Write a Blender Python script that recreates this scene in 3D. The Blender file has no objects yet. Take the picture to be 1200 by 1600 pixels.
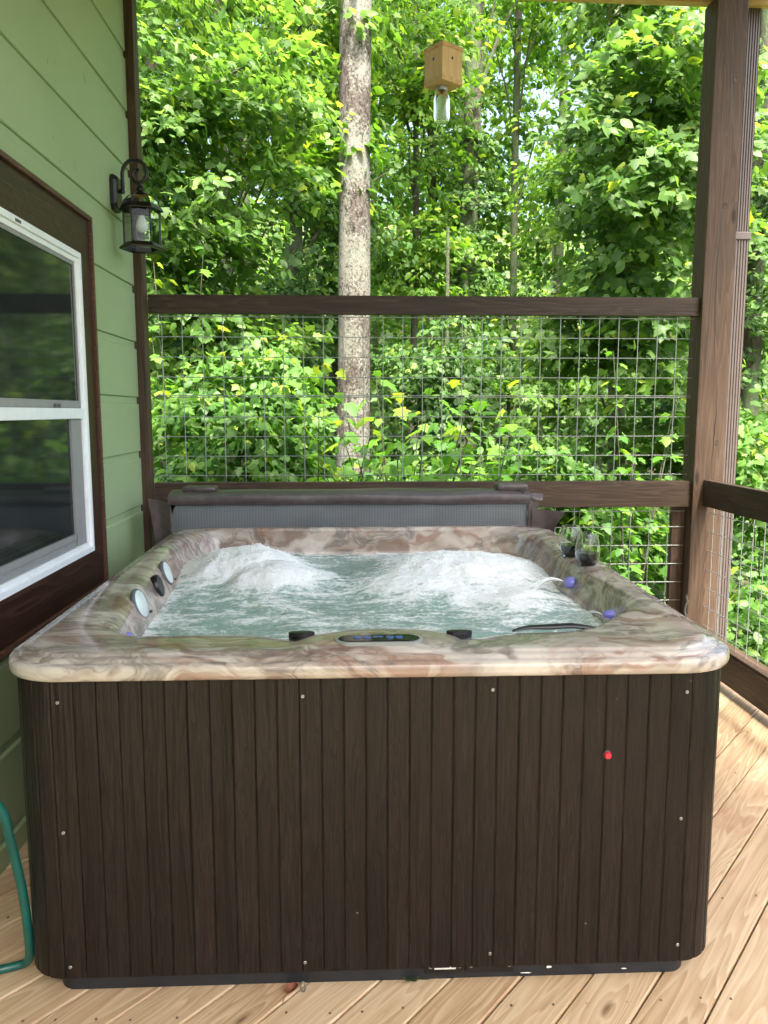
import bpy, bmesh, math, random
import numpy as np
from mathutils import Vector, Matrix, noise as mnoise

R = math.radians
random.seed(7)
rng = np.random.default_rng(11)
scene = bpy.context.scene
col = scene.collection

# ------------------------------------------------------------------ camera
cam_d = bpy.data.cameras.new("camera")
cam = bpy.data.objects.new("camera", cam_d)
col.objects.link(cam)
cam.location = (0, 0, 1.47)
cam.rotation_euler = (R(90 - 7.3), 0, R(-2.35))
cam_d.sensor_width = 36.0
cam_d.lens = 36.0 * 1220 / 1600
cam_d.clip_start = 0.05
cam_d.clip_end = 600
scene.camera = cam

# ------------------------------------------------------------------ sky, sun, exposure
SUN_EL, SUN_AZ = 62, 166          # azimuth clockwise from +Y
world = bpy.data.worlds.new("World")
scene.world = world
world.use_nodes = True
wn = world.node_tree.nodes
sky = wn.new("ShaderNodeTexSky")
sky.sky_type = 'NISHITA'
sky.sun_disc = False
sky.sun_elevation = R(SUN_EL)
sky.sun_rotation = R(SUN_AZ)
sky.air_density = 1.0
sky.dust_density = 7.0
sky.ozone_density = 0.6
bg = wn["Background"]
world.node_tree.links.new(sky.outputs[0], bg.inputs[0])
bg.inputs[1].default_value = 0.15
sun_d = bpy.data.lights.new("sun", 'SUN')
sun = bpy.data.objects.new("sun", sun_d)
col.objects.link(sun)
sun_d.energy = 4.0
sun_d.angle = R(12)
sun_d.color = (1.0, 0.95, 0.86)
az, el = R(SUN_AZ), R(SUN_EL)
sdir = Vector((math.sin(az) * math.cos(el), math.cos(az) * math.cos(el), math.sin(el)))
sun.rotation_euler = sdir.to_track_quat('Z', 'Y').to_euler()
sun.location = (6, -6, 12)
vs = scene.view_settings
vs.view_transform = 'Standard'
vs.look = 'None'
vs.exposure = 2.42
vs.gamma = 1.0
vs.use_curve_mapping = False
cy = scene.cycles
cy.max_bounces = 8
cy.transparent_max_bounces = 12
cy.transmission_bounces = 8
cy.diffuse_bounces = 4
cy.glossy_bounces = 4
cy.caustics_reflective = False
cy.caustics_refractive = False
cy.use_denoising = True
cy.sample_clamp_indirect = 6.0

# ------------------------------------------------------------------ materials
def new_mat(name):
    m = bpy.data.materials.new(name)
    m.use_nodes = True
    nt = m.node_tree
    return m, nt, nt.nodes["Principled BSDF"]

def N(nt, typ, **kw):
    n = nt.nodes.new(typ)
    for k, v in kw.items():
        if k.startswith("i_"):
            key = k[2:]
            key = int(key) if key.isdigit() else key.replace("_", " ")
            n.inputs[key].default_value = v
        else:
            setattr(n, k, v)
    return n

def L(nt, a, b):
    nt.links.new(a, b)

def ramp(nt, stops, interp='LINEAR'):
    r = nt.nodes.new("ShaderNodeValToRGB")
    r.color_ramp.interpolation = interp
    e = r.color_ramp.elements
    while len(e) < len(stops):
        e.new(0.5)
    for k, (p, c) in enumerate(stops):
        e[k].position = p
        e[k].color = (*c, 1) if len(c) == 3 else c
    return r

def mixc(nt, fac, a, b, mode='MIX'):
    m = nt.nodes.new("ShaderNodeMix")
    m.data_type = 'RGBA'
    m.blend_type = mode
    for sock, v in ((m.inputs[0], fac), (m.inputs[6], a), (m.inputs[7], b)):
        if isinstance(v, (int, float)):
            sock.default_value = v
        elif isinstance(v, (tuple, list)):
            sock.default_value = (*v, 1) if len(v) == 3 else v
        else:
            L(nt, v, sock)
    return m.outputs[2]

def mth(nt, op, a, b=None, c=None, clamp=False):
    m = nt.nodes.new("ShaderNodeMath")
    m.operation = op
    m.use_clamp = clamp
    for i, v in enumerate((a, b, c)):
        if v is None:
            continue
        if isinstance(v, (int, float)):
            m.inputs[i].default_value = v
        else:
            L(nt, v, m.inputs[i])
    return m.outputs[0]

def obj_coords(nt, scale=(1, 1, 1), per_object=True, out="Object"):
    tc = nt.nodes.new("ShaderNodeTexCoord")
    vec = tc.outputs[out]
    if per_object:
        oi = nt.nodes.new("ShaderNodeObjectInfo")
        mul = nt.nodes.new("ShaderNodeVectorMath")
        mul.operation = 'SCALE'
        mul.inputs[0].default_value = (37.0, 17.0, 29.0)
        L(nt, oi.outputs["Random"], mul.inputs[3])
        add = nt.nodes.new("ShaderNodeVectorMath")
        add.operation = 'ADD'
        L(nt, vec, add.inputs[0])
        L(nt, mul.outputs[0], add.inputs[1])
        vec = add.outputs[0]
    mp = nt.nodes.new("ShaderNodeMapping")
    mp.inputs["Scale"].default_value = scale
    L(nt, vec, mp.inputs["Vector"])
    return mp.outputs[0], vec

def bump(nt, bs, height, strength=0.3, dist=0.01):
    b = nt.nodes.new("ShaderNodeBump")
    b.inputs["Strength"].default_value = strength
    b.inputs["Distance"].default_value = dist
    L(nt, height, b.inputs["Height"])
    L(nt, b.outputs[0], bs.inputs["Normal"])
    return b

def flat_mat(name, c, rough=0.5, metal=0.0, spec=0.5, var=0.15, nscale=20, coat=0.0):
    m, nt, bs = new_mat(name)
    v, _ = obj_coords(nt, (nscale,) * 3)
    n = N(nt, "ShaderNodeTexNoise", i_Detail=5.0, i_Scale=1.0)
    L(nt, v, n.inputs["Vector"])
    lo = tuple(x * (1 - var) for x in c)
    hi = tuple(min(1, x * (1 + var)) for x in c)
    r = ramp(nt, [(0.3, lo), (0.7, hi)])
    L(nt, n.outputs["Fac"], r.inputs[0])
    L(nt, r.outputs[0], bs.inputs["Base Color"])
    bs.inputs["Roughness"].default_value = rough
    bs.inputs["Metallic"].default_value = metal
    bs.inputs["Specular IOR Level"].default_value = spec
    bs.inputs["Coat Weight"].default_value = coat
    return m

def wood_mat(name, stops, axis='X', grain=60.0, ring=9.0, rough=0.6, knots=True, knot_col=(0.09, 0.04, 0.015), ringw=0.30,
             bump_s=0.25, stain=None, spec=0.3, tone=0.0):
    """grain runs along `axis` of the object; rings come from a warped distance so boards show cathedral figure"""
    m, nt, bs = new_mat(name)
    ax = 'XYZ'.index(axis)
    s1 = [grain] * 3; s1[ax] = grain * 0.035
    s2 = [ring] * 3; s2[ax] = ring * 0.09
    v1, raw = obj_coords(nt, s1)
    # knots pull the rings round them
    kv = nt.nodes.new("ShaderNodeMapping")
    ks = [5.5] * 3; ks[ax] = 1.7
    kv.inputs["Scale"].default_value = ks
    L(nt, raw, kv.inputs["Vector"])
    vor = N(nt, "ShaderNodeTexVoronoi", i_Scale=1.0, i_Randomness=1.0)
    L(nt, kv.outputs[0], vor.inputs["Vector"])
    kd = vor.outputs["Distance"]
    pull = mth(nt, 'POWER', mth(nt, 'SUBTRACT', 1.0, mth(nt, 'MULTIPLY', kd, 2.2), clamp=True), 3.0)
    mp2 = nt.nodes.new("ShaderNodeMapping")
    mp2.inputs["Scale"].default_value = s2
    L(nt, raw, mp2.inputs["Vector"])
    nz = N(nt, "ShaderNodeTexNoise", i_Scale=0.55, i_Detail=3.0, i_Roughness=0.5, i_Distortion=0.4)
    L(nt, mp2.outputs[0], nz.inputs["Vector"])
    val = mth(nt, 'ADD', mth(nt, 'MULTIPLY', nz.outputs["Fac"], 26.0), mth(nt, 'MULTIPLY', pull, 2.6 if knots else 0.0))
    rings = mth(nt, 'FRACT', val)
    rr = ramp(nt, [(0.0, (0, 0, 0)), (0.55, (0.35, 0.35, 0.35)), (0.88, (1, 1, 1)), (1.0, (0, 0, 0))])
    L(nt, rings, rr.inputs[0])
    fine = N(nt, "ShaderNodeTexNoise", i_Scale=1.0, i_Detail=6.0, i_Roughness=0.65)
    L(nt, v1, fine.inputs["Vector"])
    big = N(nt, "ShaderNodeTexNoise", i_Scale=1.1, i_Detail=3.0)
    L(nt, raw, big.inputs["Vector"])
    f = mth(nt, 'ADD', mth(nt, 'MULTIPLY', rr.outputs[0], ringw), mth(nt, 'MULTIPLY', fine.outputs["Fac"], 0.74))
    f = mth(nt, 'ADD', f, mth(nt, 'MULTIPLY', mth(nt, 'SUBTRACT', big.outputs["Fac"], 0.5), 0.5))
    oi = nt.nodes.new("ShaderNodeObjectInfo")
    f = mth(nt, 'ADD', f, mth(nt, 'MULTIPLY', mth(nt, 'SUBTRACT', oi.outputs["Random"], 0.5), 0.22 + tone))
    cr = ramp(nt, stops)
    L(nt, f, cr.inputs[0])
    c = cr.outputs[0]
    if stain:
        sn = N(nt, "ShaderNodeTexNoise", i_Scale=2.3, i_Detail=4.0, i_Roughness=0.6)
        L(nt, raw, sn.inputs["Vector"])
        sr = ramp(nt, [(0.56, (0, 0, 0)), (0.72, (1, 1, 1))])
        L(nt, sn.outputs["Fac"], sr.inputs[0])
        c = mixc(nt, mth(nt, 'MULTIPLY', sr.outputs[0], 0.55), c, stain)
    if knots:
        kn = ramp(nt, [(0.0, (1, 1, 1)), (0.045, (0.9, 0.9, 0.9)), (0.085, (0, 0, 0))])
        L(nt, kd, kn.inputs[0])
        c = mixc(nt, kn.outputs[0], c, knot_col)
    L(nt, c, bs.inputs["Base Color"])
    bs.inputs["Roughness"].default_value = rough
    bs.inputs["Specular IOR Level"].default_value = spec
    bump(nt, bs, f, bump_s, 0.004)
    return m

DARK_WOOD = [(0.2, (0.020, 0.0125, 0.008)), (0.5, (0.058, 0.037, 0.024)), (0.9, (0.115, 0.079, 0.054))]
POST_WOOD = [(0.2, (0.040, 0.024, 0.015)), (0.5, (0.092, 0.057, 0.036)), (0.9, (0.155, 0.106, 0.074))]
DECK_WOOD = [(0.12, (0.27, 0.155, 0.08)), (0.42, (0.455, 0.325, 0.195)), (0.72, (0.545, 0.42, 0.275)), (1.0, (0.59, 0.48, 0.34))]
PINE = [(0.1, (0.46, 0.26, 0.10)), (0.5, (0.66, 0.44, 0.20)), (0.9, (0.74, 0.54, 0.29))]
M = {}
M['deck'] = wood_mat('deck pine', DECK_WOOD, 'X', 85, 9, 0.55, stain=(0.34, 0.175, 0.105), ringw=0.34, bump_s=0.15)
for a in 'XYZ':
    M['rail' + a] = wood_mat('stained rail wood ' + a, DARK_WOOD, a, 75, 9, 0.5, bump_s=0.35, ringw=0.2, knot_col=(0.015, 0.007, 0.004))
    M['post' + a] = wood_mat('weathered post wood ' + a, POST_WOOD, a, 75, 9, 0.6, bump_s=0.3, ringw=0.2, knot_col=(0.02, 0.012, 0.008))
M['trim'] = wood_mat('window trim stain', [(0.2, (0.018, 0.008, 0.006)), (0.6, (0.045, 0.020, 0.013)), (1.0, (0.09, 0.045, 0.026))], 'Y', 70, 9, 0.4, knots=False, bump_s=0.3)
M['trimZ'] = wood_mat('window trim stain upright', [(0.2, (0.018, 0.008, 0.006)), (0.6, (0.045, 0.020, 0.013)), (1.0, (0.09, 0.045, 0.026))], 'Z', 70, 9, 0.4, knots=False, bump_s=0.3)
M['mould'] = wood_mat('moulding', [(0.2, (0.06, 0.028, 0.018)), (0.7, (0.14, 0.07, 0.045))], 'Y', 70, 9, 0.5, knots=False)
M['pine'] = wood_mat('trap pine', PINE, 'Z', 60, 7, 0.55, bump_s=0.1)
M['pineX'] = wood_mat('beam pine', PINE, 'X', 60, 7, 0.55, bump_s=0.1)

def siding_mat():
    m, nt, bs = new_mat('green painted siding')
    v, raw = obj_coords(nt, (1, 1, 1))
    n1 = N(nt, "ShaderNodeTexNoise", i_Scale=1.7, i_Detail=5.0, i_Roughness=0.6)
    L(nt, raw, n1.inputs["Vector"])
    r1 = ramp(nt, [(0.3, (0.32, 0.42, 0.225)), (0.7, (0.365, 0.465, 0.265))])
    L(nt, n1.outputs["Fac"], r1.inputs[0])
    mp = nt.nodes.new("ShaderNodeMapping"); mp.inputs["Scale"].default_value = (1, 3.2, 3.2)
    L(nt, raw, mp.inputs["Vector"])
    vor = N(nt, "ShaderNodeTexVoronoi", i_Scale=1.0)
    L(nt, mp.outputs[0], vor.inputs["Vector"])
    kn = ramp(nt, [(0.0, (1, 1, 1)), (0.05, (0.8, 0.8, 0.8)), (0.10, (0, 0, 0))])
    L(nt, vor.outputs["Distance"], kn.inputs[0])
    c = mixc(nt, mth(nt, 'MULTIPLY', kn.outputs[0], 0.35), r1.outputs[0], (0.21, 0.22, 0.09))
    mp2 = nt.nodes.new("ShaderNodeMapping"); mp2.inputs["Scale"].default_value = (1, 11, 6)
    L(nt, raw, mp2.inputs["Vector"])
    sp = N(nt, "ShaderNodeTexVoronoi", i_Scale=1.0)
    L(nt, mp2.outputs[0], sp.inputs["Vector"])
    sr = ramp(nt, [(0.0, (1, 1, 1)), (0.035, (0.7, 0.7, 0.7)), (0.06, (0, 0, 0))])
    L(nt, sp.outputs["Distance"], sr.inputs[0])
    c = mixc(nt, mth(nt, 'MULTIPLY', sr.outputs[0], 0.6), c, (0.05, 0.07, 0.03))
    L(nt, c, bs.inputs["Base Color"])
    bs.inputs["Roughness"].default_value = 0.5
    bs.inputs["Specular IOR Level"].default_value = 0.35
    mp3 = nt.nodes.new("ShaderNodeMapping"); mp3.inputs["Scale"].default_value = (8, 2.5, 60)
    L(nt, raw, mp3.inputs["Vector"])
    g = N(nt, "ShaderNodeTexNoise", i_Scale=1.0, i_Detail=4.0)
    L(nt, mp3.outputs[0], g.inputs["Vector"])
    bump(nt, bs, g.outputs["Fac"], 0.12, 0.004)
    return m
M['siding'] = siding_mat()

def acrylic_mat():
    m, nt, bs = new_mat('marbled acrylic')
    _, raw = obj_coords(nt, per_object=False)
    warp = N(nt, "ShaderNodeTexNoise", i_Scale=2.0, i_Detail=4.0, i_Roughness=0.5)
    L(nt, raw, warp.inputs["Vector"])
    w2 = nt.nodes.new("ShaderNodeVectorMath"); w2.operation = 'MULTIPLY_ADD'
    L(nt, warp.outputs["Color"], w2.inputs[0])
    w2.inputs[1].default_value = (0.55, 0.55, 0.55)
    L(nt, raw, w2.inputs[2])
    def layer(scale, rot, stops, dist=1.2, det=5):
        mp = nt.nodes.new("ShaderNodeMapping")
        mp.inputs["Scale"].default_value = scale
        mp.inputs["Rotation"].default_value = rot
        L(nt, w2.outputs[0], mp.inputs["Vector"])
        n = N(nt, "ShaderNodeTexNoise", i_Scale=1.0, i_Detail=float(det), i_Roughness=0.5, i_Distortion=dist)
        L(nt, mp.outputs[0], n.inputs["Vector"])
        r = ramp(nt, stops)
        L(nt, n.outputs["Fac"], r.inputs[0])
        return r.outputs[0]
    base = layer((2.0, 7.0, 9), (0.2, 0.1, 0.45), [(0.36, (0.23, 0.175, 0.140)), (0.46, (0.38, 0.320, 0.270)), (0.56, (0.46, 0.405, 0.345)), (0.66, (0.30, 0.262, 0.226))], 1.1, 9)
    rust = layer((1.5, 7.5, 8), (0.1, 0.25, 0.38), [(0.50, (0, 0, 0)), (0.555, (0.7, 0.7, 0.7)), (0.62, (1, 1, 1)), (0.68, (0.2, 0.2, 0.2)), (0.74, (0.8, 0.8, 0.8))], 1.0, 8)
    grey = layer((1.7, 6.5, 8), (0.3, 0.1, 0.55), [(0.52, (0, 0, 0)), (0.56, (0.85, 0.85, 0.85)), (0.59, (0.15, 0.15, 0.15)), (0.63, (0.9, 0.9, 0.9)), (0.69, (0.1, 0.1, 0.1))], 1.2, 8)
    vein = layer((1.4, 5.0, 5), (0, 0.2, 0.6), [(0.595, (0, 0, 0)), (0.612, (1, 1, 1)), (0.628, (0, 0, 0))], 1.4, 8)
    pale = layer((1.9, 8.0, 9), (0.1, 0, 0.4), [(0.55, (0, 0, 0)), (0.62, (1, 1, 1))], 1.0, 8)
    c = mixc(nt, mth(nt, 'MULTIPLY', rust, 0.62), base, (0.21, 0.090, 0.056))
    c = mixc(nt, mth(nt, 'MULTIPLY', grey, 0.68), c, (0.095, 0.097, 0.096))
    c = mixc(nt, mth(nt, 'MULTIPLY', vein, 0.42), c, (0.055, 0.047, 0.043))
    c = mixc(nt, mth(nt, 'MULTIPLY', pale, 0.5), c, (0.60, 0.57, 0.52))
    L(nt, c, bs.inputs["Base Color"])
    bs.inputs["Roughness"].default_value = 0.20
    bs.inputs["Specular IOR Level"].default_value = 0.35
    bs.inputs["Coat Weight"].default_value = 0.28
    bs.inputs["Coat Roughness"].default_value = 0.03
    return m
M['acrylic'] = acrylic_mat()

def slat_mat():
    m, nt, bs = new_mat('brown wood-grain cabinet plastic')
    v, raw = obj_coords(nt, (150, 150, 6))
    n = N(nt, "ShaderNodeTexNoise", i_Scale=1.0, i_Detail=6.0, i_Roughness=0.7, i_Distortion=0.8)
    L(nt, v, n.inputs["Vector"])
    mp = nt.nodes.new("ShaderNodeMapping"); mp.inputs["Scale"].default_value = (34, 34, 2.2)
    L(nt, raw, mp.inputs["Vector"])
    n2 = N(nt, "ShaderNodeTexNoise", i_Scale=1.0, i_Detail=2.0, i_Distortion=0.8)
    L(nt, mp.outputs[0], n2.inputs["Vector"])
    rg = mth(nt, 'FRACT', mth(nt, 'MULTIPLY', n2.outputs["Fac"], 12.0))
    f = mth(nt, 'ADD', mth(nt, 'MULTIPLY', n.outputs["Fac"], 0.7), mth(nt, 'MULTIPLY', rg, 0.3))
    cr = ramp(nt, [(0.32, (0.0040, 0.0025, 0.0019)), (0.50, (0.0090, 0.0057, 0.0044)), (0.70, (0.0175, 0.0117, 0.0094))])
    L(nt, f, cr.inputs[0])
    # scattered dried splashes
    sp = N(nt, "ShaderNodeTexVoronoi", i_Scale=9.0)
    L(nt, raw, sp.inputs["Vector"])
    sr = ramp(nt, [(0.0, (1, 1, 1)), (0.018, (0.6, 0.6, 0.6)), (0.03, (0, 0, 0))])
    L(nt, sp.outputs["Distance"], sr.inputs[0])
    c = mixc(nt, mth(nt, 'MULTIPLY', sr.outputs[0], 0.6), cr.outputs[0], (0.3, 0.28, 0.26))
    # slat-to-slat difference, fading and a dusty bloom with soft edges
    oi = nt.nodes.new("ShaderNodeObjectInfo")
    fd = N(nt, "ShaderNodeTexNoise", i_Scale=2.2, i_Detail=5.0, i_Roughness=0.6)
    L(nt, raw, fd.inputs["Vector"])
    k_ = mth(nt, 'ADD', mth(nt, 'MULTIPLY', oi.outputs["Random"], 0.35), mth(nt, 'MULTIPLY', fd.outputs["Fac"], 0.9))
    kr = ramp(nt, [(0.3, (0.70, 0.70, 0.70)), (0.9, (1.30, 1.27, 1.24))])
    L(nt, k_, kr.inputs[0])
    c = mixc(nt, 1.0, c, kr.outputs[0], 'MULTIPLY')
    L(nt, c, bs.inputs["Base Color"])
    L(nt, mth(nt, 'ADD', 0.34, mth(nt, 'MULTIPLY', fd.outputs["Fac"], 0.22)), bs.inputs["Roughness"])
    bs.inputs["Specular IOR Level"].default_value = 0.28
    bump(nt, bs, f, 0.7, 0.003)
    return m
M['slat'] = slat_mat()

def water_mat():
    m, nt, bs = new_mat('bubbling water and foam')
    at = nt.nodes.new("ShaderNodeAttribute"); at.attribute_name = "foam"
    _, raw = obj_coords(nt, per_object=False)
    n = N(nt, "ShaderNodeTexNoise", i_Scale=6.5, i_Detail=9.0, i_Roughness=0.64, i_Distortion=1.6)
    mp = nt.nodes.new("ShaderNodeMapping"); mp.inputs["Scale"].default_value = (0.75, 1.5, 1.0)
    L(nt, raw, mp.inputs["Vector"]); L(nt, mp.outputs[0], n.inputs["Vector"])
    n2 = N(nt, "ShaderNodeTexNoise", i_Scale=60.0, i_Detail=6.0, i_Roughness=0.7)
    L(nt, raw, n2.inputs["Vector"])
    s = mth(nt, 'ADD', at.outputs["Fac"], mth(nt, 'MULTIPLY', mth(nt, 'SUBTRACT', n.outputs["Fac"], 0.5), 2.3))
    s = mth(nt, 'ADD', s, mth(nt, 'MULTIPLY', mth(nt, 'SUBTRACT', n2.outputs["Fac"], 0.5), 1.5))
    fr = ramp(nt, [(0.22, (0, 0, 0)), (0.50, (0.42, 0.42, 0.42)), (0.80, (1, 1, 1))])
    L(nt, s, fr.inputs[0])
    foam = fr.outputs[0]
    c = mixc(nt, foam, (0.235, 0.36, 0.33), (0.84, 0.88, 0.88))
    L(nt, c, bs.inputs["Base Color"])
    L(nt, mth(nt, 'ADD', mth(nt, 'MULTIPLY', foam, 0.45), 0.06), bs.inputs["Roughness"])
    bs.inputs["IOR"].default_value = 1.33
    bn = N(nt, "ShaderNodeTexNoise", i_Scale=45.0, i_Detail=5.0, i_Roughness=0.65)
    L(nt, raw, bn.inputs["Vector"])
    bn2 = N(nt, "ShaderNodeTexVoronoi", i_Scale=110.0)
    L(nt, raw, bn2.inputs["Vector"])
    h = mth(nt, 'MULTIPLY', mth(nt, 'ADD', bn.outputs["Fac"], mth(nt, 'MULTIPLY', bn2.outputs["Distance"], 0.3)), mth(nt, 'SUBTRACT', 1.0, mth(nt, 'MULTIPLY', foam, 0.2)))
    bump(nt, bs, h, 0.40, 0.010)
    bs.inputs['Subsurface Weight'].default_value = 0.0
    return m
M['water'] = water_mat()

M['black'] = flat_mat('black plastic', (0.006, 0.006, 0.007), 0.35)
M['blackgloss'] = flat_mat('glossy black', (0.006, 0.006, 0.007), 0.08)
M['base'] = flat_mat('blue black base', (0.010, 0.012, 0.016), 0.5, var=0.35, nscale=12)
M['lantern'] = flat_mat('dark bronze paint', (0.0045, 0.0038, 0.0038), 0.38, spec=0.5)
M['grey'] = flat_mat('grey rubber', (0.09, 0.10, 0.10), 0.5)
M['mint'] = flat_mat('pale pillow face', (0.62, 0.72, 0.68), 0.3)
M['vinyl'] = flat_mat('white vinyl', (0.84, 0.88, 0.88), 0.35, var=0.04)
M['screen'] = flat_mat('grey screen frame', (0.27, 0.28, 0.27), 0.5, var=0.06)
M['steel'] = flat_mat('galvanised steel', (0.38, 0.40, 0.39), 0.45, metal=0.7, nscale=60)
M['screw'] = flat_mat('screw steel', (0.33, 0.33, 0.32), 0.45, metal=1.0)
M['white'] = flat_mat('white label', (0.78, 0.78, 0.76), 0.5, var=0.05)
M['red'] = flat_mat('red lens', (0.62, 0.03, 0.05), 0.2)
M['hose'] = flat_mat('green hose', (0.005, 0.085, 0.068), 0.32, var=0.25, nscale=8)
M['leather'] = flat_mat('brown spa-cover vinyl', (0.070, 0.054, 0.056), 0.36, var=0.25, nscale=30)
M['deadleaf'] = flat_mat('dead leaf', (0.16, 0.05, 0.02), 0.6, var=0.4, nscale=60)
M['greenleaf'] = flat_mat('fallen green leaf', (0.04, 0.06, 0.02), 0.5, var=0.4, nscale=60)
M['under'] = flat_mat('deck framing', (0.10, 0.06, 0.035), 0.8)
M['bulb'] = flat_mat('opal bulb', (0.82, 0.84, 0.86), 0.25, var=0.02)
M['downspout'] = flat_mat('brown downspout', (0.115, 0.092, 0.082), 0.4, var=0.08)
M['roofing'] = flat_mat('roof sheathing', (0.36, 0.25, 0.14), 0.7)
M['string'] = flat_mat('twine', (0.25, 0.2, 0.14), 0.9)

def emit_mat(name, c, s):
    m, nt, bs = new_mat(name)
    bs.inputs["Base Color"].default_value = (*c, 1)
    bs.inputs["Emission Color"].default_value = (*c, 1)
    bs.inputs["Emission Strength"].default_value = s
    bs.inputs["Roughness"].default_value = 0.2
    return m
M['violet'] = emit_mat('lit violet led', (0.13, 0.13, 0.42), 0.06)
M['bluereflect'] = emit_mat('blue panel reflection', (0.045, 0.10, 0.26), 0.03)  # dim blue reflection on the dark panel, put in as colour and faint glow

def glass_mat(name, c=(1, 1, 1), rough=0.0, ior=1.45):
    m, nt, bs = new_mat(name)
    bs.inputs["Base Color"].default_value = (*c, 1)
    bs.inputs["Roughness"].default_value = rough
    bs.inputs["IOR"].default_value = ior
    bs.inputs["Transmission Weight"].default_value = 1.0
    return m
M['glass'] = glass_mat('clear glass', (0.97, 0.99, 0.98))
M['jar'] = glass_mat('embossed jar glass', (0.98, 1, 0.99), 0.22)
M['wine'] = flat_mat('red wine', (0.004, 0.0008, 0.001), 0.05, var=0.1, spec=0.15)

def thin_glass(name, refl=0.09):
    m, nt, bs = new_mat(name)
    out = nt.nodes["Material Output"]
    nt.nodes.remove(bs)
    tr = N(nt, "ShaderNodeBsdfTransparent"); tr.inputs[0].default_value = (0.93, 0.96, 0.95, 1)
    gl = N(nt, "ShaderNodeBsdfGlossy"); gl.inputs["Roughness"].default_value = 0.02
    fr = N(nt, "ShaderNodeFresnel", i_IOR=1.22)
    mx = N(nt, "ShaderNodeMixShader")
    L(nt, mth(nt, 'ADD', fr.outputs[0], refl, clamp=True), mx.inputs[0])
    L(nt, tr.outputs[0], mx.inputs[1]); L(nt, gl.outputs[0], mx.inputs[2])
    L(nt, mx.outputs[0], out.inputs[0])
    return m
M['pane'] = thin_glass('lantern glass', 0.0)

def window_glass():
    m, nt, bs = new_mat('dark window glass')
    v, raw = obj_coords(nt, per_object=False)
    n = N(nt, "ShaderNodeTexNoise", i_Scale=2.0, i_Detail=3.0)
    L(nt, raw, n.inputs["Vector"])
    r = ramp(nt, [(0.3, (0.010, 0.014, 0.014)), (0.7, (0.020, 0.026, 0.026))])
    L(nt, n.outputs["Fac"], r.inputs[0])
    L(nt, r.outputs[0], bs.inputs["Base Color"])
    bs.inputs["Roughness"].default_value = 0.06
    bs.inputs["Specular IOR Level"].default_value = 0.25
    return m
M['winglass'] = window_glass()

def cover_mat():
    m, nt, bs = new_mat('woven cover underside')
    _, raw = obj_coords(nt, per_object=False)
    def wv(ax, sc):
        mp = nt.nodes.new("ShaderNodeMapping"); L(nt, raw, mp.inputs["Vector"])
        w = N(nt, "ShaderNodeTexWave", bands_direction=ax, i_Scale=sc, i_Distortion=0.6, i_Detail=2.0)
        L(nt, mp.outputs[0], w.inputs["Vector"]); return w.outputs["Fac"]
    a = wv('X', 22.0); b = wv('Z', 26.0)
    n = N(nt, "ShaderNodeTexNoise", i_Scale=3.0, i_Detail=4.0)
    L(nt, raw, n.inputs["Vector"])
    c = mixc(nt, mth(nt, 'MULTIPLY', a, 0.55), (0.130, 0.148, 0.158), (0.225, 0.205, 0.195))
    c = mixc(nt, mth(nt, 'MULTIPLY', b, 0.35), c, (0.10, 0.145, 0.185))
    r = ramp(nt, [(0.35, (0.8, 0.8, 0.8)), (0.65, (1.1, 1.1, 1.1))])
    L(nt, n.outputs["Fac"], r.inputs[0])
    c = mixc(nt, 1.0, c, r.outputs[0], 'MULTIPLY')
    L(nt, c, bs.inputs["Base Color"])
    bs.inputs["Roughness"].default_value = 0.75
    bump(nt, bs, mth(nt, 'ADD', a, b), 0.2, 0.003)
    return m
M['cover'] = cover_mat()

def bark_mat(name, stops, lichen=None, scale=1.0):
    m, nt, bs = new_mat(name)
    _, raw = obj_coords(nt)
    mp = nt.nodes.new("ShaderNodeMapping"); mp.inputs["Scale"].default_value = (26 * scale, 26 * scale, 11 * scale)
    L(nt, raw, mp.inputs["Vector"])
    n = N(nt, "ShaderNodeTexNoise", i_Scale=1.0, i_Detail=8.0, i_Roughness=0.7, i_Distortion=0.5)
    L(nt, mp.outputs[0], n.inputs["Vector"])
    r = ramp(nt, stops); L(nt, n.outputs["Fac"], r.inputs[0])
    c = r.outputs[0]
    if lichen:
        l1 = N(nt, "ShaderNodeTexNoise", i_Scale=2.2, i_Detail=3.0)
        L(nt, raw, l1.inputs["Vector"])
        l2 = N(nt, "ShaderNodeTexNoise", i_Scale=38.0, i_Detail=6.0, i_Roughness=0.75)
        L(nt, raw, l2.inputs["Vector"])
        f = mth(nt, 'ADD', mth(nt, 'MULTIPLY', l1.outputs["Fac"], 0.6), mth(nt, 'MULTIPLY', l2.outputs["Fac"], 0.9))
        lr = ramp(nt, [(0.71, (0, 0, 0)), (0.77, (1, 1, 1))])
        L(nt, f, lr.inputs[0])
        c = mixc(nt, mth(nt, 'MULTIPLY', lr.outputs[0], 0.85), c, lichen)
    L(nt, c, bs.inputs["Base Color"])
    bs.inputs["Roughness"].default_value = 0.9
    bs.inputs["Specular IOR Level"].default_value = 0.2
    bump(nt, bs, n.outputs["Fac"], 0.9, 0.03)
    return m
M['barkpale'] = bark_mat('pale lichen bark', [(0.38, (0.020, 0.016, 0.013)), (0.47, (0.066, 0.054, 0.045)), (0.62, (0.118, 0.101, 0.088))], (0.20, 0.205, 0.172))
M['barkdark'] = bark_mat('dark bark', [(0.3, (0.03, 0.025, 0.018)), (0.5, (0.075, 0.062, 0.048)), (0.75, (0.14, 0.12, 0.095))], (0.09, 0.13, 0.06))
M['barkgrey'] = bark_mat('grey bark', [(0.3, (0.07, 0.06, 0.05)), (0.5, (0.16, 0.14, 0.11)), (0.75, (0.26, 0.23, 0.19))], (0.26, 0.28, 0.17))

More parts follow.
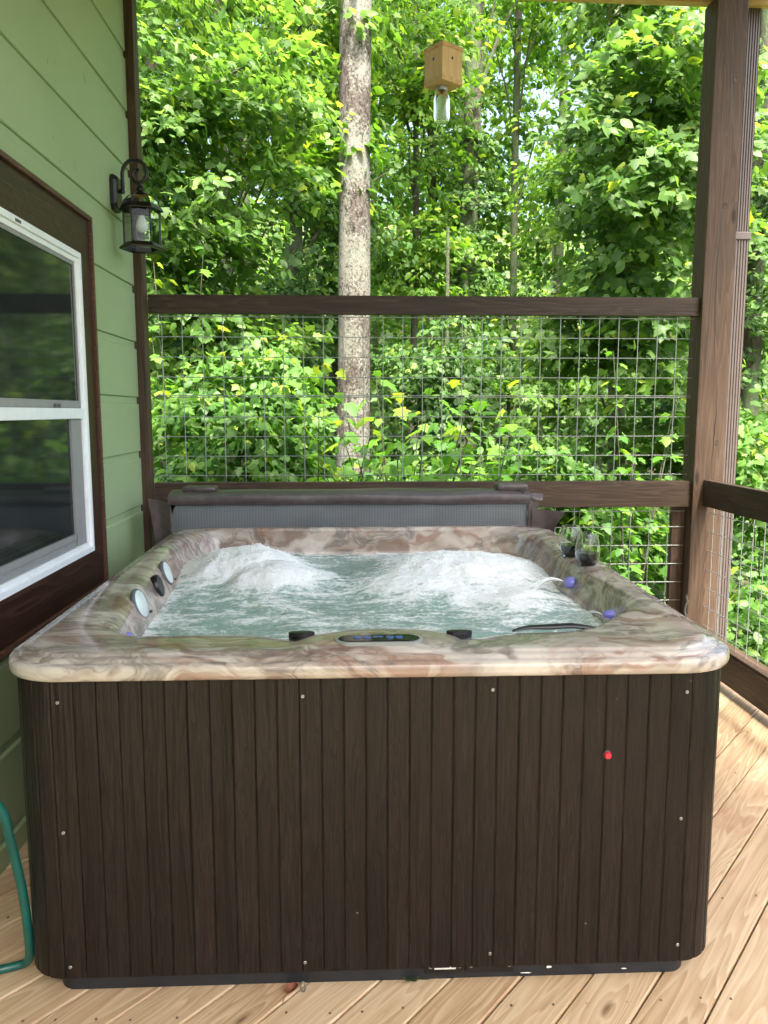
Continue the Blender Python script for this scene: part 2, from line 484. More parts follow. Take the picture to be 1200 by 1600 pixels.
def leaf_mat(name, dark, mid, bright, yellow, yf=0.03, trans=0.54, gloss=0.5):
    m, nt, bs = new_mat(name)
    out = nt.nodes["Material Output"]
    g = nt.nodes.new("ShaderNodeNewGeometry")
    r = ramp(nt, [(0.0, dark), (0.45, mid), (1 - yf - 0.02, bright), (1 - yf * 0.5, yellow)])
    L(nt, g.outputs["Random Per Island"], r.inputs[0])
    _, raw = obj_coords(nt, per_object=False)
    n = N(nt, "ShaderNodeTexNoise", i_Scale=0.9, i_Detail=2.0)
    L(nt, raw, n.inputs["Vector"])
    vr = ramp(nt, [(0.35, (0.72, 0.80, 0.70)), (0.65, (1.2, 1.14, 1.0))])
    L(nt, n.outputs["Fac"], vr.inputs[0])
    c = mixc(nt, 1.0, r.outputs[0], vr.outputs[0], 'MULTIPLY')
    L(nt, c, bs.inputs["Base Color"])
    bs.inputs["Roughness"].default_value = gloss
    bs.inputs["Specular IOR Level"].default_value = 0.35
    tl = N(nt, "ShaderNodeBsdfTranslucent")
    tc = mixc(nt, 1.0, c, (1.7, 1.75, 0.8), 'MULTIPLY')
    L(nt, tc, tl.inputs["Color"])
    mx = N(nt, "ShaderNodeMixShader", i_0=trans)
    L(nt, bs.outputs[0], mx.inputs[1]); L(nt, tl.outputs[0], mx.inputs[2])
    L(nt, mx.outputs[0], out.inputs[0])
    return m
M['leafA'] = leaf_mat('maple leaves', (0.060, 0.128, 0.031), (0.096, 0.186, 0.045), (0.135, 0.235, 0.057), (0.26, 0.33, 0.05))
M['leafB'] = leaf_mat('yellow-green leaves', (0.055, 0.13, 0.018), (0.10, 0.205, 0.026), (0.15, 0.27, 0.035), (0.28, 0.34, 0.04), 0.08, 0.5)
M['leafC'] = leaf_mat('deep green leaves', (0.036, 0.090, 0.024), (0.062, 0.138, 0.034), (0.092, 0.178, 0.044), (0.17, 0.25, 0.045), 0.04, 0.35)
M['leafS'] = leaf_mat('sapling leaves', (0.055, 0.14, 0.030), (0.085, 0.19, 0.040), (0.125, 0.245, 0.052), (0.25, 0.34, 0.05), 0.07, 0.45)

def ground_mat():
    m, nt, bs = new_mat('forest floor')
    _, raw = obj_coords(nt, per_object=False)
    n = N(nt, "ShaderNodeTexNoise", i_Scale=0.6, i_Detail=8.0, i_Roughness=0.65)
    L(nt, raw, n.inputs["Vector"])
    n2 = N(nt, "ShaderNodeTexNoise", i_Scale=14.0, i_Detail=6.0, i_Roughness=0.7)
    L(nt, raw, n2.inputs["Vector"])
    r = ramp(nt, [(0.35, (0.030, 0.055, 0.018)), (0.5, (0.05, 0.075, 0.022)), (0.62, (0.15, 0.105, 0.06)), (0.75, (0.22, 0.155, 0.09))])
    f = mth(nt, 'ADD', mth(nt, 'MULTIPLY', n.outputs["Fac"], 0.65), mth(nt, 'MULTIPLY', n2.outputs["Fac"], 0.35))
    L(nt, f, r.inputs[0]); L(nt, r.outputs[0], bs.inputs["Base Color"])
    bs.inputs["Roughness"].default_value = 0.95
    bump(nt, bs, n2.outputs["Fac"], 0.8, 0.08)
    return m
M['ground'] = ground_mat()

# ------------------------------------------------------------------ mesh helpers
ORG = {}

def props(o, label=None, cat=None, group=None, kind=None, category=None):
    cat = cat or category
    for k, v in (('label', label), ('category', cat), ('group', group), ('kind', kind)):
        if v:
            o[k] = v
    return o

def empty(name, loc, label, cat, group=None, kind=None):
    o = bpy.data.objects.new(name, None)
    col.objects.link(o)
    o.location = loc
    o.empty_display_size = 0.1
    ORG[o.name] = Vector(loc)
    return props(o, label, cat, group, kind)

def link_mesh(name, me, mat, parent=None, loc=None, rot=None, smooth=False, **pp):
    """mesh coordinates are local to loc (world position); the parent only re-bases it"""
    o = bpy.data.objects.new(name, me)
    col.objects.link(o)
    if mat is not None and not me.materials:
        me.materials.append(mat)
    loc = Vector(loc) if loc is not None else Vector((0, 0, 0))
    ORG[o.name] = loc
    if parent is not None:
        o.parent = parent
        o.location = loc - ORG[parent.name]
    else:
        o.location = loc
    if rot is not None:
        o.rotation_euler = rot
    if smooth:
        me.polygons.foreach_set("use_smooth", [True] * len(me.polygons))
    props(o, **pp)
    return o

class MB:
    def __init__(s):
        s.v = []; s.f = []
    def add(s, vs, fs):
        b = len(s.v)
        s.v += [tuple(p) for p in vs]
        s.f += [tuple(i + b for i in f) for f in fs]
        return s
    def box(s, x0, x1, y0, y1, z0, z1, bev=0.0):
        if bev <= 0:
            vs = [(x, y, z) for z in (z0, z1) for y in (y0, y1) for x in (x0, x1)]
            return s.add(vs, [(0, 2, 3, 1), (4, 5, 7, 6), (0, 1, 5, 4), (2, 6, 7, 3), (0, 4, 6, 2), (1, 3, 7, 5)])
        bm = bmesh.new()
        bmesh.ops.create_cube(bm, size=1)
        for v in bm.verts:
            v.co = Vector(((x0 + x1) / 2 + v.co.x * (x1 - x0), (y0 + y1) / 2 + v.co.y * (y1 - y0), (z0 + z1) / 2 + v.co.z * (z1 - z0)))
        bmesh.ops.bevel(bm, geom=list(bm.edges), offset=bev, segments=2, affect='EDGES', profile=0.6)
        bm.verts.index_update()
        s.add([v.co for v in bm.verts], [[v.index for v in f.verts] for f in bm.faces])
        bm.free()
        return s
    def tube(s, pts, rad, n=8, caps=True):
        pts = [Vector(p) for p in pts]
        rads = rad if isinstance(rad, (list, tuple)) else [rad] * len(pts)
        rings = []
        up = None
        for i, p in enumerate(pts):
            t = (pts[min(i + 1, len(pts) - 1)] - pts[max(i - 1, 0)])
            t = t.normalized() if t.length > 1e-9 else Vector((0, 0, 1))
            if up is None:
                up = t.orthogonal().normalized()
            else:
                up = (up - t * up.dot(t))
                up = up.normalized() if up.length > 1e-6 else t.orthogonal().normalized()
            w = t.cross(up)
            rings.append([p + (up * math.cos(2 * math.pi * k / n) + w * math.sin(2 * math.pi * k / n)) * rads[i] for k in range(n)])
        b = len(s.v)
        fs = []
        for i in range(len(pts) - 1):
            for k in range(n):
                a, c = i * n + k, i * n + (k + 1) % n
                fs.append((a, c, c + n, a + n))
        if caps:
            fs.append(tuple(range(n))[::-1])
            fs.append(tuple((len(pts) - 1) * n + k for k in range(n)))
        return s.add([q for r in rings for q in r], fs)
    def lathe(s, prof, n=24, c=(0, 0, 0), ph=0.0, close=False, axis='Z'):
        vs = []
        for (r, z) in prof:
            for k in range(n):
                a = ph + 2 * math.pi * k / n
                p = (r * math.cos(a), r * math.sin(a), z)
                if axis == 'X':
                    p = (z, r * math.cos(a), r * math.sin(a))
                elif axis == 'Y':
                    p = (r * math.cos(a), -z, r * math.sin(a))
                vs.append((c[0] + p[0], c[1] + p[1], c[2] + p[2]))
        fs = []
        m = len(prof)
        for i in range(m if close else m - 1):
            j = (i + 1) % m
            for k in range(n):
                fs.append((i * n + k, i * n + (k + 1) % n, j * n + (k + 1) % n, j * n + k))
        if not close:
            if prof[0][0] > 1e-6:
                fs.append(tuple(range(n))[::-1])
            if prof[-1][0] > 1e-6:
                fs.append(tuple((m - 1) * n + k for k in range(n)))
        return s.add(vs, fs)
    def build(s, name, mat, parent=None, loc=None, smooth=False, rot=None, world=True, **pp):
        """world=True: vertices given in world space, origin moved to loc (default: the parent's origin)"""
        if loc is None:
            loc = ORG[parent.name] if parent is not None else Vector((0, 0, 0))
        loc = Vector(loc)
        me = bpy.data.meshes.new(name)
        vv = [(x - loc.x, y - loc.y, z - loc.z) for x, y, z in s.v] if world else s.v
        me.from_pydata(vv, [], s.f)
        me.update()
        o = link_mesh(name, me, mat, parent, loc, rot, smooth, **pp)
        if smooth:
            try:
                me.set_sharp_from_angle(angle=R(40))
            except Exception:
                pass
        return o

def np_mesh(name, V, F):
    """V (n,3), F (m,k) uniform polygons"""
    me = bpy.data.meshes.new(name)
    V = np.ascontiguousarray(V, dtype=np.float32)
    F = np.ascontiguousarray(F, dtype=np.int32)
    me.vertices.add(len(V)); me.vertices.foreach_set("co", V.ravel())
    m, k = F.shape
    me.loops.add(m * k); me.loops.foreach_set("vertex_index", F.ravel())
    me.polygons.add(m)
    me.polygons.foreach_set("loop_start", np.arange(0, m * k, k, dtype=np.int32))
    me.polygons.foreach_set("loop_total", np.full(m, k, dtype=np.int32))
    me.update(calc_edges=True)
    return me

def dup(o, name=None, parent=None, loc=None):
    c = o.copy()
    if name:
        c.name = name
    col.objects.link(c)
    if parent is not None:
        c.parent = parent
    if loc is not None:
        c.location = loc
    return c

# ------------------------------------------------------------------ ground
def ground_z(x, y):
    x = np.asarray(x, dtype=float); y = np.asarray(y, dtype=float)
    t = np.clip(y - 4.0, 0, None)
    z = -1.35 + 0.205 * t + 0.0006 * t * t
    z = z + 0.05 * np.clip(-x - 3, 0, 30) - 0.03 * np.clip(x - 5, 0, 40)
    z = z + 0.15 * np.sin(x * 0.7 + y * 0.3) * np.clip(t / 6, 0, 1) + 0.12 * np.sin(x * 0.31 - y * 0.53) * np.clip(t / 6, 0, 1)
    return z
gx = np.linspace(-90, 90, 121); gy = np.linspace(-60, 120, 121)
GX, GY = np.meshgrid(gx, gy)
GV = np.stack([GX, GY, ground_z(GX, GY)], -1).reshape(-1, 3)
ii = np.arange(120)
A0 = (ii[:, None] * 121 + ii[None, :]).ravel()
GF = np.stack([A0, A0 + 1, A0 + 122, A0 + 121], 1)
g = link_mesh('ground', np_mesh('ground', GV, GF), M['ground'], smooth=True, kind='structure')

# ------------------------------------------------------------------ deck
deck = MB().box(-1.14, 2.10, -0.6, 4.50, -0.30, -0.045).build('deck', M['under'], kind='structure')
DA = R(48.6)
ud = (math.cos(DA), math.sin(DA)); pd = (math.sin(DA), -math.cos(DA))   # along / across (towards +X -Y)
def clip_poly(poly, ax, lim, keep_less):
    out = []
    for i in range(len(poly)):
        a, b = poly[i], poly[(i + 1) % len(poly)]
        ia = (a[ax] <= lim) == keep_less
        ib = (b[ax] <= lim) == keep_less
        if ia:
            out.append(a)
        if ia != ib:
            t = (lim - a[ax]) / (b[ax] - a[ax])
            out.append((a[0] + (b[0] - a[0]) * t, a[1] + (b[1] - a[1]) * t))
    return out
def inset_poly(poly, d):
    n = len(poly); out = []
    ar = sum(poly[i][0] * poly[(i + 1) % n][1] - poly[(i + 1) % n][0] * poly[i][1] for i in range(n))
    sg = 1 if ar > 0 else -1
    for i in range(n):
        p0, p1, p2 = Vector(poly[i - 1]), Vector(poly[i]), Vector(poly[(i + 1) % n])
        e1 = (p1 - p0).normalized(); e2 = (p2 - p1).normalized()
        n1 = Vector((-e1.y, e1.x)) * sg; n2 = Vector((-e2.y, e2.x)) * sg
        b = (n1 + n2)
        out.append(tuple(p1 + b * (d / max(0.3, 1 + n1.dot(n2)))))
    return out
PW = 0.1402
off0 = (0.843 * pd[0] + 1.685 * pd[1])            # a seam seen at the lower right
rect = [(-1.135, -0.6), (2.10, -0.6), (2.10, 4.50), (-1.135, 4.50)]
corners = [(x * pd[0] + y * pd[1]) for x, y in rect]
k0 = math.floor((min(corners) - off0) / PW) - 1
k1 = math.ceil((max(corners) - off0) / PW) + 1
for k in range(k0, k1):
    a, b = off0 + k * PW + 0.0020, off0 + (k + 1) * PW - 0.0020
    poly = []
    for (u, w) in ((-9, a), (9, a), (9, b), (-9, b)):
        poly.append((ud[0] * u + pd[0] * w, ud[1] * u + pd[1] * w))
    for ax, lim, less in ((0, -1.135, False), (0, 2.10, True), (1, -0.6, False), (1, 4.50, True)):
        poly = clip_poly(poly, ax, lim, less)
        if not poly:
            break
    if len(poly) < 3:
        continue
    cx = sum(p[0] for p in poly) / len(poly); cy_ = sum(p[1] for p in poly) / len(poly)
    loc_ = [((p[0] - cx) * ud[0] + (p[1] - cy_) * ud[1], (p[0] - cx) * -ud[1] + (p[1] - cy_) * ud[0]) for p in poly]
    ar = sum(loc_[i][0] * loc_[(i + 1) % len(loc_)][1] - loc_[(i + 1) % len(loc_)][0] * loc_[i][1] for i in range(len(loc_)))
    if abs(ar) < 0.01:
        continue
    if ar < 0:
        loc_ = loc_[::-1]
    top = inset_poly(loc_, 0.004)
    n = len(loc_)
    dz = random.uniform(-0.0012, 0.0008)
    vs_ = [(x, y, dz) for x, y in top] + [(x, y, dz - 0.005) for x, y in loc_] + [(x, y, -0.036) for x, y in loc_]
    fs_ = [tuple(range(n))]
    for r0 in (0, n):
        for i in range(n):
            j = (i + 1) % n
            fs_.append((r0 + i, r0 + n + i, r0 + n + j, r0 + j))
    fs_.append(tuple(2 * n + i for i in range(n))[::-1])
    MB().add(vs_, fs_).build('deck_board', M['deck'], deck, (cx, cy_, 0), rot=(0, 0, DA), world=False)

dsc = None
for yj in np.arange(0.95, 4.4, 0.406):                # rows over the joists
    for k in range(k0, k1):
        for fr_ in (0.22, 0.78):
            w_ = off0 + (k + fr_) * PW
            # point on this board at y = yj:  w = x*pd0 + y*pd1
            x_ = (w_ - yj * pd[1]) / pd[0] + random.uniform(-0.006, 0.006)
            if not (-1.1 < x_ < 2.05) or (-0.84 < x_ < 0.95 and 1.88 < yj < 3.8) or yj < 1.5 or (x_ < -0.5 and yj > 2.6):
                continue
            if dsc is None:
                M['dscrew'] = flat_mat('bronze deck screw', (0.20, 0.14, 0.09), 0.5, metal=0.5)
                dsc = MB().lathe([(0.0035, -0.004), (0.0035, 0.0003), (0.0018, -0.0004), (0, -0.0006)], 8).build('screw', M['dscrew'], deck, (x_, yj, 0.0006), world=False)
            else:
                dup(dsc, 'screw', deck, (x_, yj + random.uniform(-0.008, 0.008), 0.0006))

# ------------------------------------------------------------------ house with window
WX = -1.13
house = empty('house', (WX, 2.0, 0), 'green board-sided house wall with a white window beside the tub', 'house')
def siding_board(y0, y1, zb, zt):
    """channel siding: face from zb up to zt-0.034, then a recess 9 mm deep"""
    X0, X1, X2 = WX - 0.03, WX - 0.010, WX
    zc = zt - 0.036
    prof = [(X0, zb), (X2 - 0.003, zb), (X2, zb + 0.003), (X2, zc - 0.004), (X2 - 0.004, zc), (X1, zc + 0.002), (X1, zt - 0.0015), (X0, zt - 0.0015)]
    n = len(prof)
    mb = MB()
    mb.add([(x, y0, z) for x, z in prof] + [(x, y1, z) for x, z in prof],
           [(i, i + n, (i + 1) % n + n, (i + 1) % n) for i in range(n)] + [tuple(range(n)), tuple(range(n, 2 * n))[::-1]])
    return mb
SP = 0.2868
WY0, WY1, WZ0, WZ1 = 1.62, 3.472, 0.722, 2.268       # outside of the window trim
zs = [1.5485 + SP * k for k in range(-6, 10)]
for k in range(len(zs) - 1):
    zb, zt = zs[k], zs[k + 1]
    zb = max(zb, -0.04)
    if zt < 0.02:
        continue
    siding_board(-6.0, 4.238, zb, zt).build('siding_board', M['siding'], house, (WX, 2.0, (zb + zt) / 2))
MB().box(WX - 3.5, WX - 0.031, -6.0, 4.235, -1.6, 3.99).build('wall_core', M['siding'], house)
# brown end board of the wall
MB().box(-1.142, -1.088, 4.241, 4.335, -0.04, 3.99, 0.003).build('corner_board', M['postZ'], house, (-1.11, 4.29, 1.9))
# window: trim boards, moulding, vinyl frame, sashes
TX0, TX1 = WX + 0.0005, WX + 0.022
IY0, IY1, IZ0, IZ1 = 1.80, 3.330, 0.884, 2.110     # inside of the brown trim
wt = MB().box(TX0, TX1, WY0, WY1, IZ1, WZ1, 0.002).build('window_trim', M['trim'], house, (WX, 2.6, 2.2))
MB().box(TX0, TX1, WY0, WY1, WZ0, IZ0, 0.002).build('window_trim', M['trim'], house, (WX, 2.6, 0.78))
MB().box(TX0, TX1, IY1, WY1, IZ0 + 0.0005, IZ1 - 0.0005, 0.002).build('window_trim', M['trimZ'], house, (WX, 3.49, 1.5))
MB().box(TX0, TX1, WY0, IY0, IZ0 + 0.0005, IZ1 - 0.0005, 0.002).build('window_trim', M['trimZ'], house, (WX, 1.7, 1.5))
mo = MB()
mo.box(TX0, TX1 + 0.013, WY1 + 0.0005, WY1 + 0.02, WZ0 - 0.02, WZ1 + 0.02, 0.002)
mo.box(TX0, TX1 + 0.013, WY0, WY1 + 0.0003, WZ1 + 0.0005, WZ1 + 0.02, 0.002)
mo.box(TX0, TX1 + 0.013, WY0, WY1 + 0.0003, WZ0 - 0.02, WZ0 - 0.0005, 0.002)
mo.build('trim_moulding', M['mould'], house)
win = MB()
FW = 0.042
FX0, FX1 = WX + 0.001, WX + 0.034
for lvl, (w, x1) in enumerate(((FW * 0.55, FX1), (FW, FX1 - 0.010))):
    d0 = 0 if lvl == 0 else FW * 0.55
    a0, a1, b0, b1 = IY0 + d0 + 0.001, IY1 - d0 - 0.001, IZ0 + d0 + 0.001, IZ1 - d0 - 0.001
    ww = w - d0 if lvl else w
    win.box(FX0, x1, a0, a1, b0, b0 + ww, 0.002).box(FX0, x1, a0, a1, b1 - ww, b1, 0.002)
    win.box(FX0, x1, a0, a0 + ww, b0 + ww, b1 - ww, 0.002).box(FX0, x1, a1 - ww, a1, b0 + ww, b1 - ww, 0.002)
wf = win.build('window', M['vinyl'], house, (WX, 2.6, 1.5))
GY0, GY1, GZ0, GZ1 = IY0 + FW + 0.001, IY1 - FW - 0.001, IZ0 + FW + 0.001, IZ1 - FW - 0.001
ZM = 1.455
MB().box(FX0, FX1 - 0.006, GY0, GY1, ZM - 0.012, ZM + 0.030, 0.002).build('meeting_rail', M['vinyl'], wf, (WX, 2.6, ZM))
# upper sash glass with its slim dark bead, lower sash behind the grey screen frame
us = MB()
us.box(FX0, FX1 - 0.016, GY1 - 0.014, GY1, ZM + 0.031, GZ1).box(FX0, FX1 - 0.016, GY0, GY0 + 0.014, ZM + 0.031, GZ1)
us.box(FX0, FX1 - 0.016, GY0 + 0.014, GY1 - 0.014, GZ1 - 0.014, GZ1)
us.box(FX0, FX1 - 0.013, GY0 + 0.014, GY1 - 0.014, ZM + 0.031, ZM + 0.060, 0.003)
us.build('upper_sash', M['screen'], wf, (WX, 2.6, 1.8))
MB().box(FX0, FX1 - 0.021, GY0 + 0.0145, GY1 - 0.0145, ZM + 0.0605, GZ1 - 0.0145).build('pane', M['winglass'], wf, (WX, 2.6, 1.8))
ls = MB()
ls.box(FX0, FX1 - 0.018, GY1 - 0.10, GY1 - 0.0005, GZ0, ZM - 0.013, 0.002)
ls.box(FX0, FX1 - 0.014, GY1 - 0.125, GY1 - 0.101, GZ0 + 0.05, ZM - 0.013, 0.002)
ls.box(FX0, FX1 - 0.018, GY0, GY1 - 0.126, GZ0, GZ0 + 0.030, 0.002)
ls.box(FX0, FX1 - 0.014, GY0, GY1 - 0.126, GZ0 + 0.031, GZ0 + 0.055, 0.002)
ls.build('lower_sash', M['screen'], wf, (WX, 2.6, 1.2))
MB().box(FX0, FX1 - 0.024, GY0, GY1 - 0.1255, GZ0 + 0.0555, ZM - 0.0135).build('pane', M['winglass'], wf, (WX, 2.6, 1.2))
MB().box(FX0 + 0.02, FX1 - 0.002, 2.98, 3.03, ZM + 0.0305, ZM + 0.046, 0.004).build('sash_lock', M['grey'], wf, (WX, 3.0, ZM))
MB().box(FX1 - 0.0002, FX1 + 0.001, 2.70, 2.745, IZ1 - 0.020, IZ1 - 0.010).build('window_label', M['grey'], wf, (WX, 2.72, 2.1))

# ------------------------------------------------------------------ porch posts, rails, roof
PX0, PX1, PY0, PY1 = 1.918, 2.085, 4.30, 4.455
post = empty('porch_post', (2.0, 4.38, -1.2), 'thick brown corner post with knots and a long drying crack', 'post')
MB().box(PX0, PX1, PY0, PY1, -1.3, 3.629, 0.006).build('timber', M['postZ'], post, (2.0, 4.38, 1.2))
for (x, za, zb) in ((2.015, 2.72, 3.36), (1.995, 1.75, 2.66), (2.02, 1.15, 1.62)):
    cr = MB()
    p = []
    for i in range(15):
        z = za + (zb - za) * i / 14
        p.append((x + 0.006 * math.sin(z * 5) + 0.0035 * random.uniform(-1, 1), z))
    L_ = len(p)
    for i in range(L_ - 1):
        w0 = 0.0018 * math.sin(math.pi * i / (L_ - 1)) + 0.0004
        w1 = 0.0018 * math.sin(math.pi * (i + 1) / (L_ - 1)) + 0.0004
        (xa, z0), (xb, z1) = p[i], p[i + 1]
        cr.add([(xa - w0, PY0 - 0.0008, z0), (xa + w0, PY0 - 0.0008, z0), (xb + w1, PY0 - 0.0008, z1), (xb - w1, PY0 - 0.0008, z1),
                (xa - w0, PY0 + 0.004, z0), (xa + w0, PY0 + 0.004, z0), (xb + w1, PY0 + 0.004, z1), (xb - w1, PY0 + 0.004, z1)],
               [(0, 1, 2, 3), (0, 4, 5, 1), (1, 5, 6, 2), (2, 6, 7, 3), (3, 7, 4, 0)])
    cr.build('crack', M['black'], post, (x, 4.3, (za + zb) / 2))
for (x, z, s) in ((2.035, 3.215, 0.016), (2.015, 2.575, 0.017), (2.04, 1.30, 0.014)):
    kn = MB().lathe([(s, 0.0), (s * 0.92, 0.0016), (s * 0.72, 0.0018), (s * 0.55, 0.0005), (0.0, 0.0012)], 14, (0, 0, 0), axis='Y')
    kn.v = [(a * 0.8 + x, b + PY0 + 0.0002, c * 1.25 + z) for a, b, c in kn.v]
    kn.build('knot', M['postX'], post, (x, PY0, z), smooth=True)
MB().box(1.845, 1.917, 4.39, 4.43, -0.1, 0.94, 0.003).build('batten', M['postZ'], post, (1.88, 4.41, 0.4))

RY0, RY1 = 4.336, 4.376
rail = empty('deck_railing', (0.4, 4.36, 0), 'brown wooden rails with square wire mesh along the back of the deck', 'railing', 'deck railings with wire mesh')
MB().box(-1.087, 1.917, RY0 - 0.004, RY1, 1.995, 2.094, 0.003).build('top_rail', M['railX'], rail, (0.4, 4.35, 2.04))
MB().box(-1.087, 1.917, RY0 - 0.004, RY1, 0.935, 1.083, 0.003).build('middle_rail', M['railX'], rail, (0.4, 4.35, 1.01))
MB().box(-1.087, 1.917, RY0 - 0.004, RY1, 0.055, 0.20, 0.003).build('bottom_rail', M['railX'], rail, (0.4, 4.35, 0.12))
WS = 0.1095
WRY = RY1 + 0.006
ROOT = ORG[rail.name]
def wires(parent, axis_pts, make, first):
    pass
vm = MB().tube([(0, 0, 0), (0, 0, 0.985)], 0.0023, 6)
v_up = None
x = -1.03
nv = 0
while x < 1.915:
    for z0, zl in ((1.06, 0.985), (0.12, 0.985)):
        if v_up is None:
            v_up = vm.build('wire', M['steel'], rail, (x, WRY, z0), world=False)
        else:
            o = dup(v_up, 'wire', rail, Vector((x, WRY, z0)) - ROOT)
    x += WS
hm = MB().tube([(0, 0, 0), (2.985, 0, 0)], 0.0023, 6)
h_w = None
for z in [1.117 + 0.1085 * i for i in range(9)] + [1.553, 0.165, 0.273, 0.381, 0.489, 0.597, 0.705, 0.813, 0.905]:
    y = WRY + 0.0045
    if z == 1.553:
        z += 0.007
    if h_w is None:
        h_w = hm.build('wire', M['steel'], rail, (-1.07, y, z), world=False)
    else:
        dup(h_w, 'wire', rail, Vector((-1.07, y, z)) - ROOT)

# side railing running toward the viewer on the right
SX0, SX1 = 1.975, 2.013
srail = empty('deck_railing', (2.0, 2.4, 0), 'brown railing with wire mesh running forward along the right deck edge', 'railing', 'deck railings with wire mesh')
MB().box(SX0, SX1, -0.6, PY0 - 0.001, 0.945, 1.092, 0.003).build('top_rail', M['railY'], srail, (2.0, 2.4, 1.02))
MB().box(SX0 - 0.004, SX1, -0.6, PY0 - 0.001, 0.035, 0.195, 0.003).build('bottom_rail', M['railY'], srail, (2.0, 2.4, 0.1))
MB().box(SX0 + 0.004, SX1 + 0.05, -0.6, PY0 - 0.001, 0.1952, 0.212, 0.003).build('ledge', M['postY'], srail, (2.0, 2.4, 0.2))
SWX = SX1 + 0.008
SROOT = ORG[srail.name]
sv = MB().tube([(0, 0, 0), (0, 0, 0.80)], 0.0023, 6)
s0 = None
y = 4.25
while y > -0.55:
    if s0 is None:
        s0 = sv.build('wire', M['steel'], srail, (SWX, y, 0.205), world=False)
    else:
        dup(s0, 'wire', srail, Vector((SWX, y, 0.205)) - SROOT)
    y -= WS
sh = MB().tube([(0, 0, 0), (0, -4.85, 0)], 0.0023, 6)
s1 = None
for z in [0.255 + 0.1085 * i for i in range(7)]:
    if s1 is None:
        s1 = sh.build('wire', M['steel'], srail, (SWX - 0.0045, 4.295, z), world=False)
    else:
        dup(s1, 'wire', srail, Vector((SWX - 0.0045, 4.295, z)) - SROOT)
for yy in (2.0, -0.4):
    MB().box(SX1 + 0.06, SX1 + 0.15, yy - 0.045, yy + 0.045, -1.3, 0.93, 0.004).build('stanchion', M['postZ'], srail, (2.1, yy, 0.4))

# roof over the porch
roof = empty('porch_roof', (0.5, 4.4, 3.56), 'porch roof with a golden pine beam across the top of the view', 'roof')
def beam(y0, y1):
    mb_ = MB().box(-1.085, 2.3, y0, y1, 3.634, 3.86, 0.003)
    mb_.v = [(x, y, z - 0.013 * (x - 1.9)) for x, y, z in mb_.v]
    return mb_
beam(4.30, 4.345).build('beam', M['pineX'], roof, (0.5, 4.32, 3.7))
beam(4.40, 4.445).build('beam', M['pineX'], roof, (0.5, 4.42, 3.7))
MB().box(-1.4, 2.45, -1.7, 4.75, 4.00, 4.03).build('sheathing', M['roofing'], roof, (0.5, 2.8, 3.9))
for i, yy in enumerate(np.arange(1.2, 4.4, 0.61)):
    pass
rf0 = None
for xx in np.arange(-0.9, 2.4, 0.55):
    mb_ = MB().box(-0.019, 0.019, -1.68, 4.72, 3.905, 3.999)
    if rf0 is None:
        rf0 = mb_.build('rafter', M['pineX'], roof, (xx, 0, 0), world=False)
    else:
        dup(rf0, 'rafter', roof, Vector((xx, 0, 0)) - ORG[roof.name])

# downspout outside the post
ds = empty('downspout', (2.19, 4.47, -1.2), 'ribbed brown metal downspout beside the corner post', 'downspout')
def ribbed(x0, x1, y0, y1, z0, z1):
    pts = []
    n = 5
    w = (x1 - x0)
    for i in range(n):
        a = x0 + w * i / n
        pts += [(a + w / n * 0.15, y0), (a + w / n * 0.6, y0), (a + w / n * 0.72, y0 + 0.006), (a + w / n * 0.95, y0 + 0.006)]
    pts += [(x1, y0 + 0.003), (x1, y1), (x0, y1), (x0, y0 + 0.003)]
    m = len(pts)
    return MB().add([(a, b, z0) for a, b in pts] + [(a, b, z1) for a, b in pts],
                    [(i, (i + 1) % m, (i + 1) % m + m, i + m) for i in range(m)] + [tuple(range(m))[::-1], tuple(range(m, 2 * m))])
ribbed(2.146, 2.225, 4.43, 4.49, -1.25, 2.44).build('pipe', M['downspout'], ds, (2.19, 4.46, 0.5))
ribbed(2.150, 2.221, 4.433, 4.487, 2.441, 3.98).build('pipe', M['downspout'], ds, (2.19, 4.46, 3))
MB().box(2.140, 2.231, 4.424, 4.496, 2.425, 2.465, 0.003).build('strap', M['downspout'], ds, (2.19, 4.46, 2.44))

# ------------------------------------------------------------------ hot tub
tub = empty('hot_tub', (0.057, 2.84, 0), 'large square hot tub with marbled rim and dark brown slatted cabinet', 'hot tub')
TC = (0.057, 2.825)
HX, HY = 0.925, 1.010
def rim_z(y):
    return 0.868 + 0.014 * (y - 1.82)
def rrect_pts(hx, hy, rc, m=40, seg=14, cx=0, cy=0):
    """closed outline, counter-clockwise from the front-left: straight sides m points, corners seg; rc = (fl, fr, br, bl)"""
    if not isinstance(rc, (tuple, list)):
        rc = (rc,) * 4
    x0, x1, y0, y1 = cx - hx, cx + hx, cy - hy, cy + hy
    P = []
    def side(a, b):
        for i in range(m):
            t = i / m
            P.append((a[0] + (b[0] - a[0]) * t, a[1] + (b[1] - a[1]) * t))
    def arc(c, r, a0):
        for i in range(seg):
            a = R(a0 + 90 * i / seg)
            P.append((c[0] + r * math.cos(a), c[1] + r * math.sin(a)))
    fl, fr, br, bl = rc
    side((x0 + fl, y0), (x1 - fr, y0)); arc((x1 - fr, y0 + fr), fr, -90)
    side((x1, y0 + fr), (x1, y1 - br)); arc((x1 - br, y1 - br), br, 0)
    side((x1 - br, y1), (x0 + bl, y1)); arc((x0 + bl, y1 - bl), bl, 90)
    side((x0, y1 - bl), (x0, y0 + fl)); arc((x0 + fl, y0 + fl), fl, 180)
    return np.array(P)
def outer_loop(d):
    return rrect_pts(HX - d, HY - d, max(0.16 - d * 0.6, 0.03), cx=TC[0], cy=TC[1])
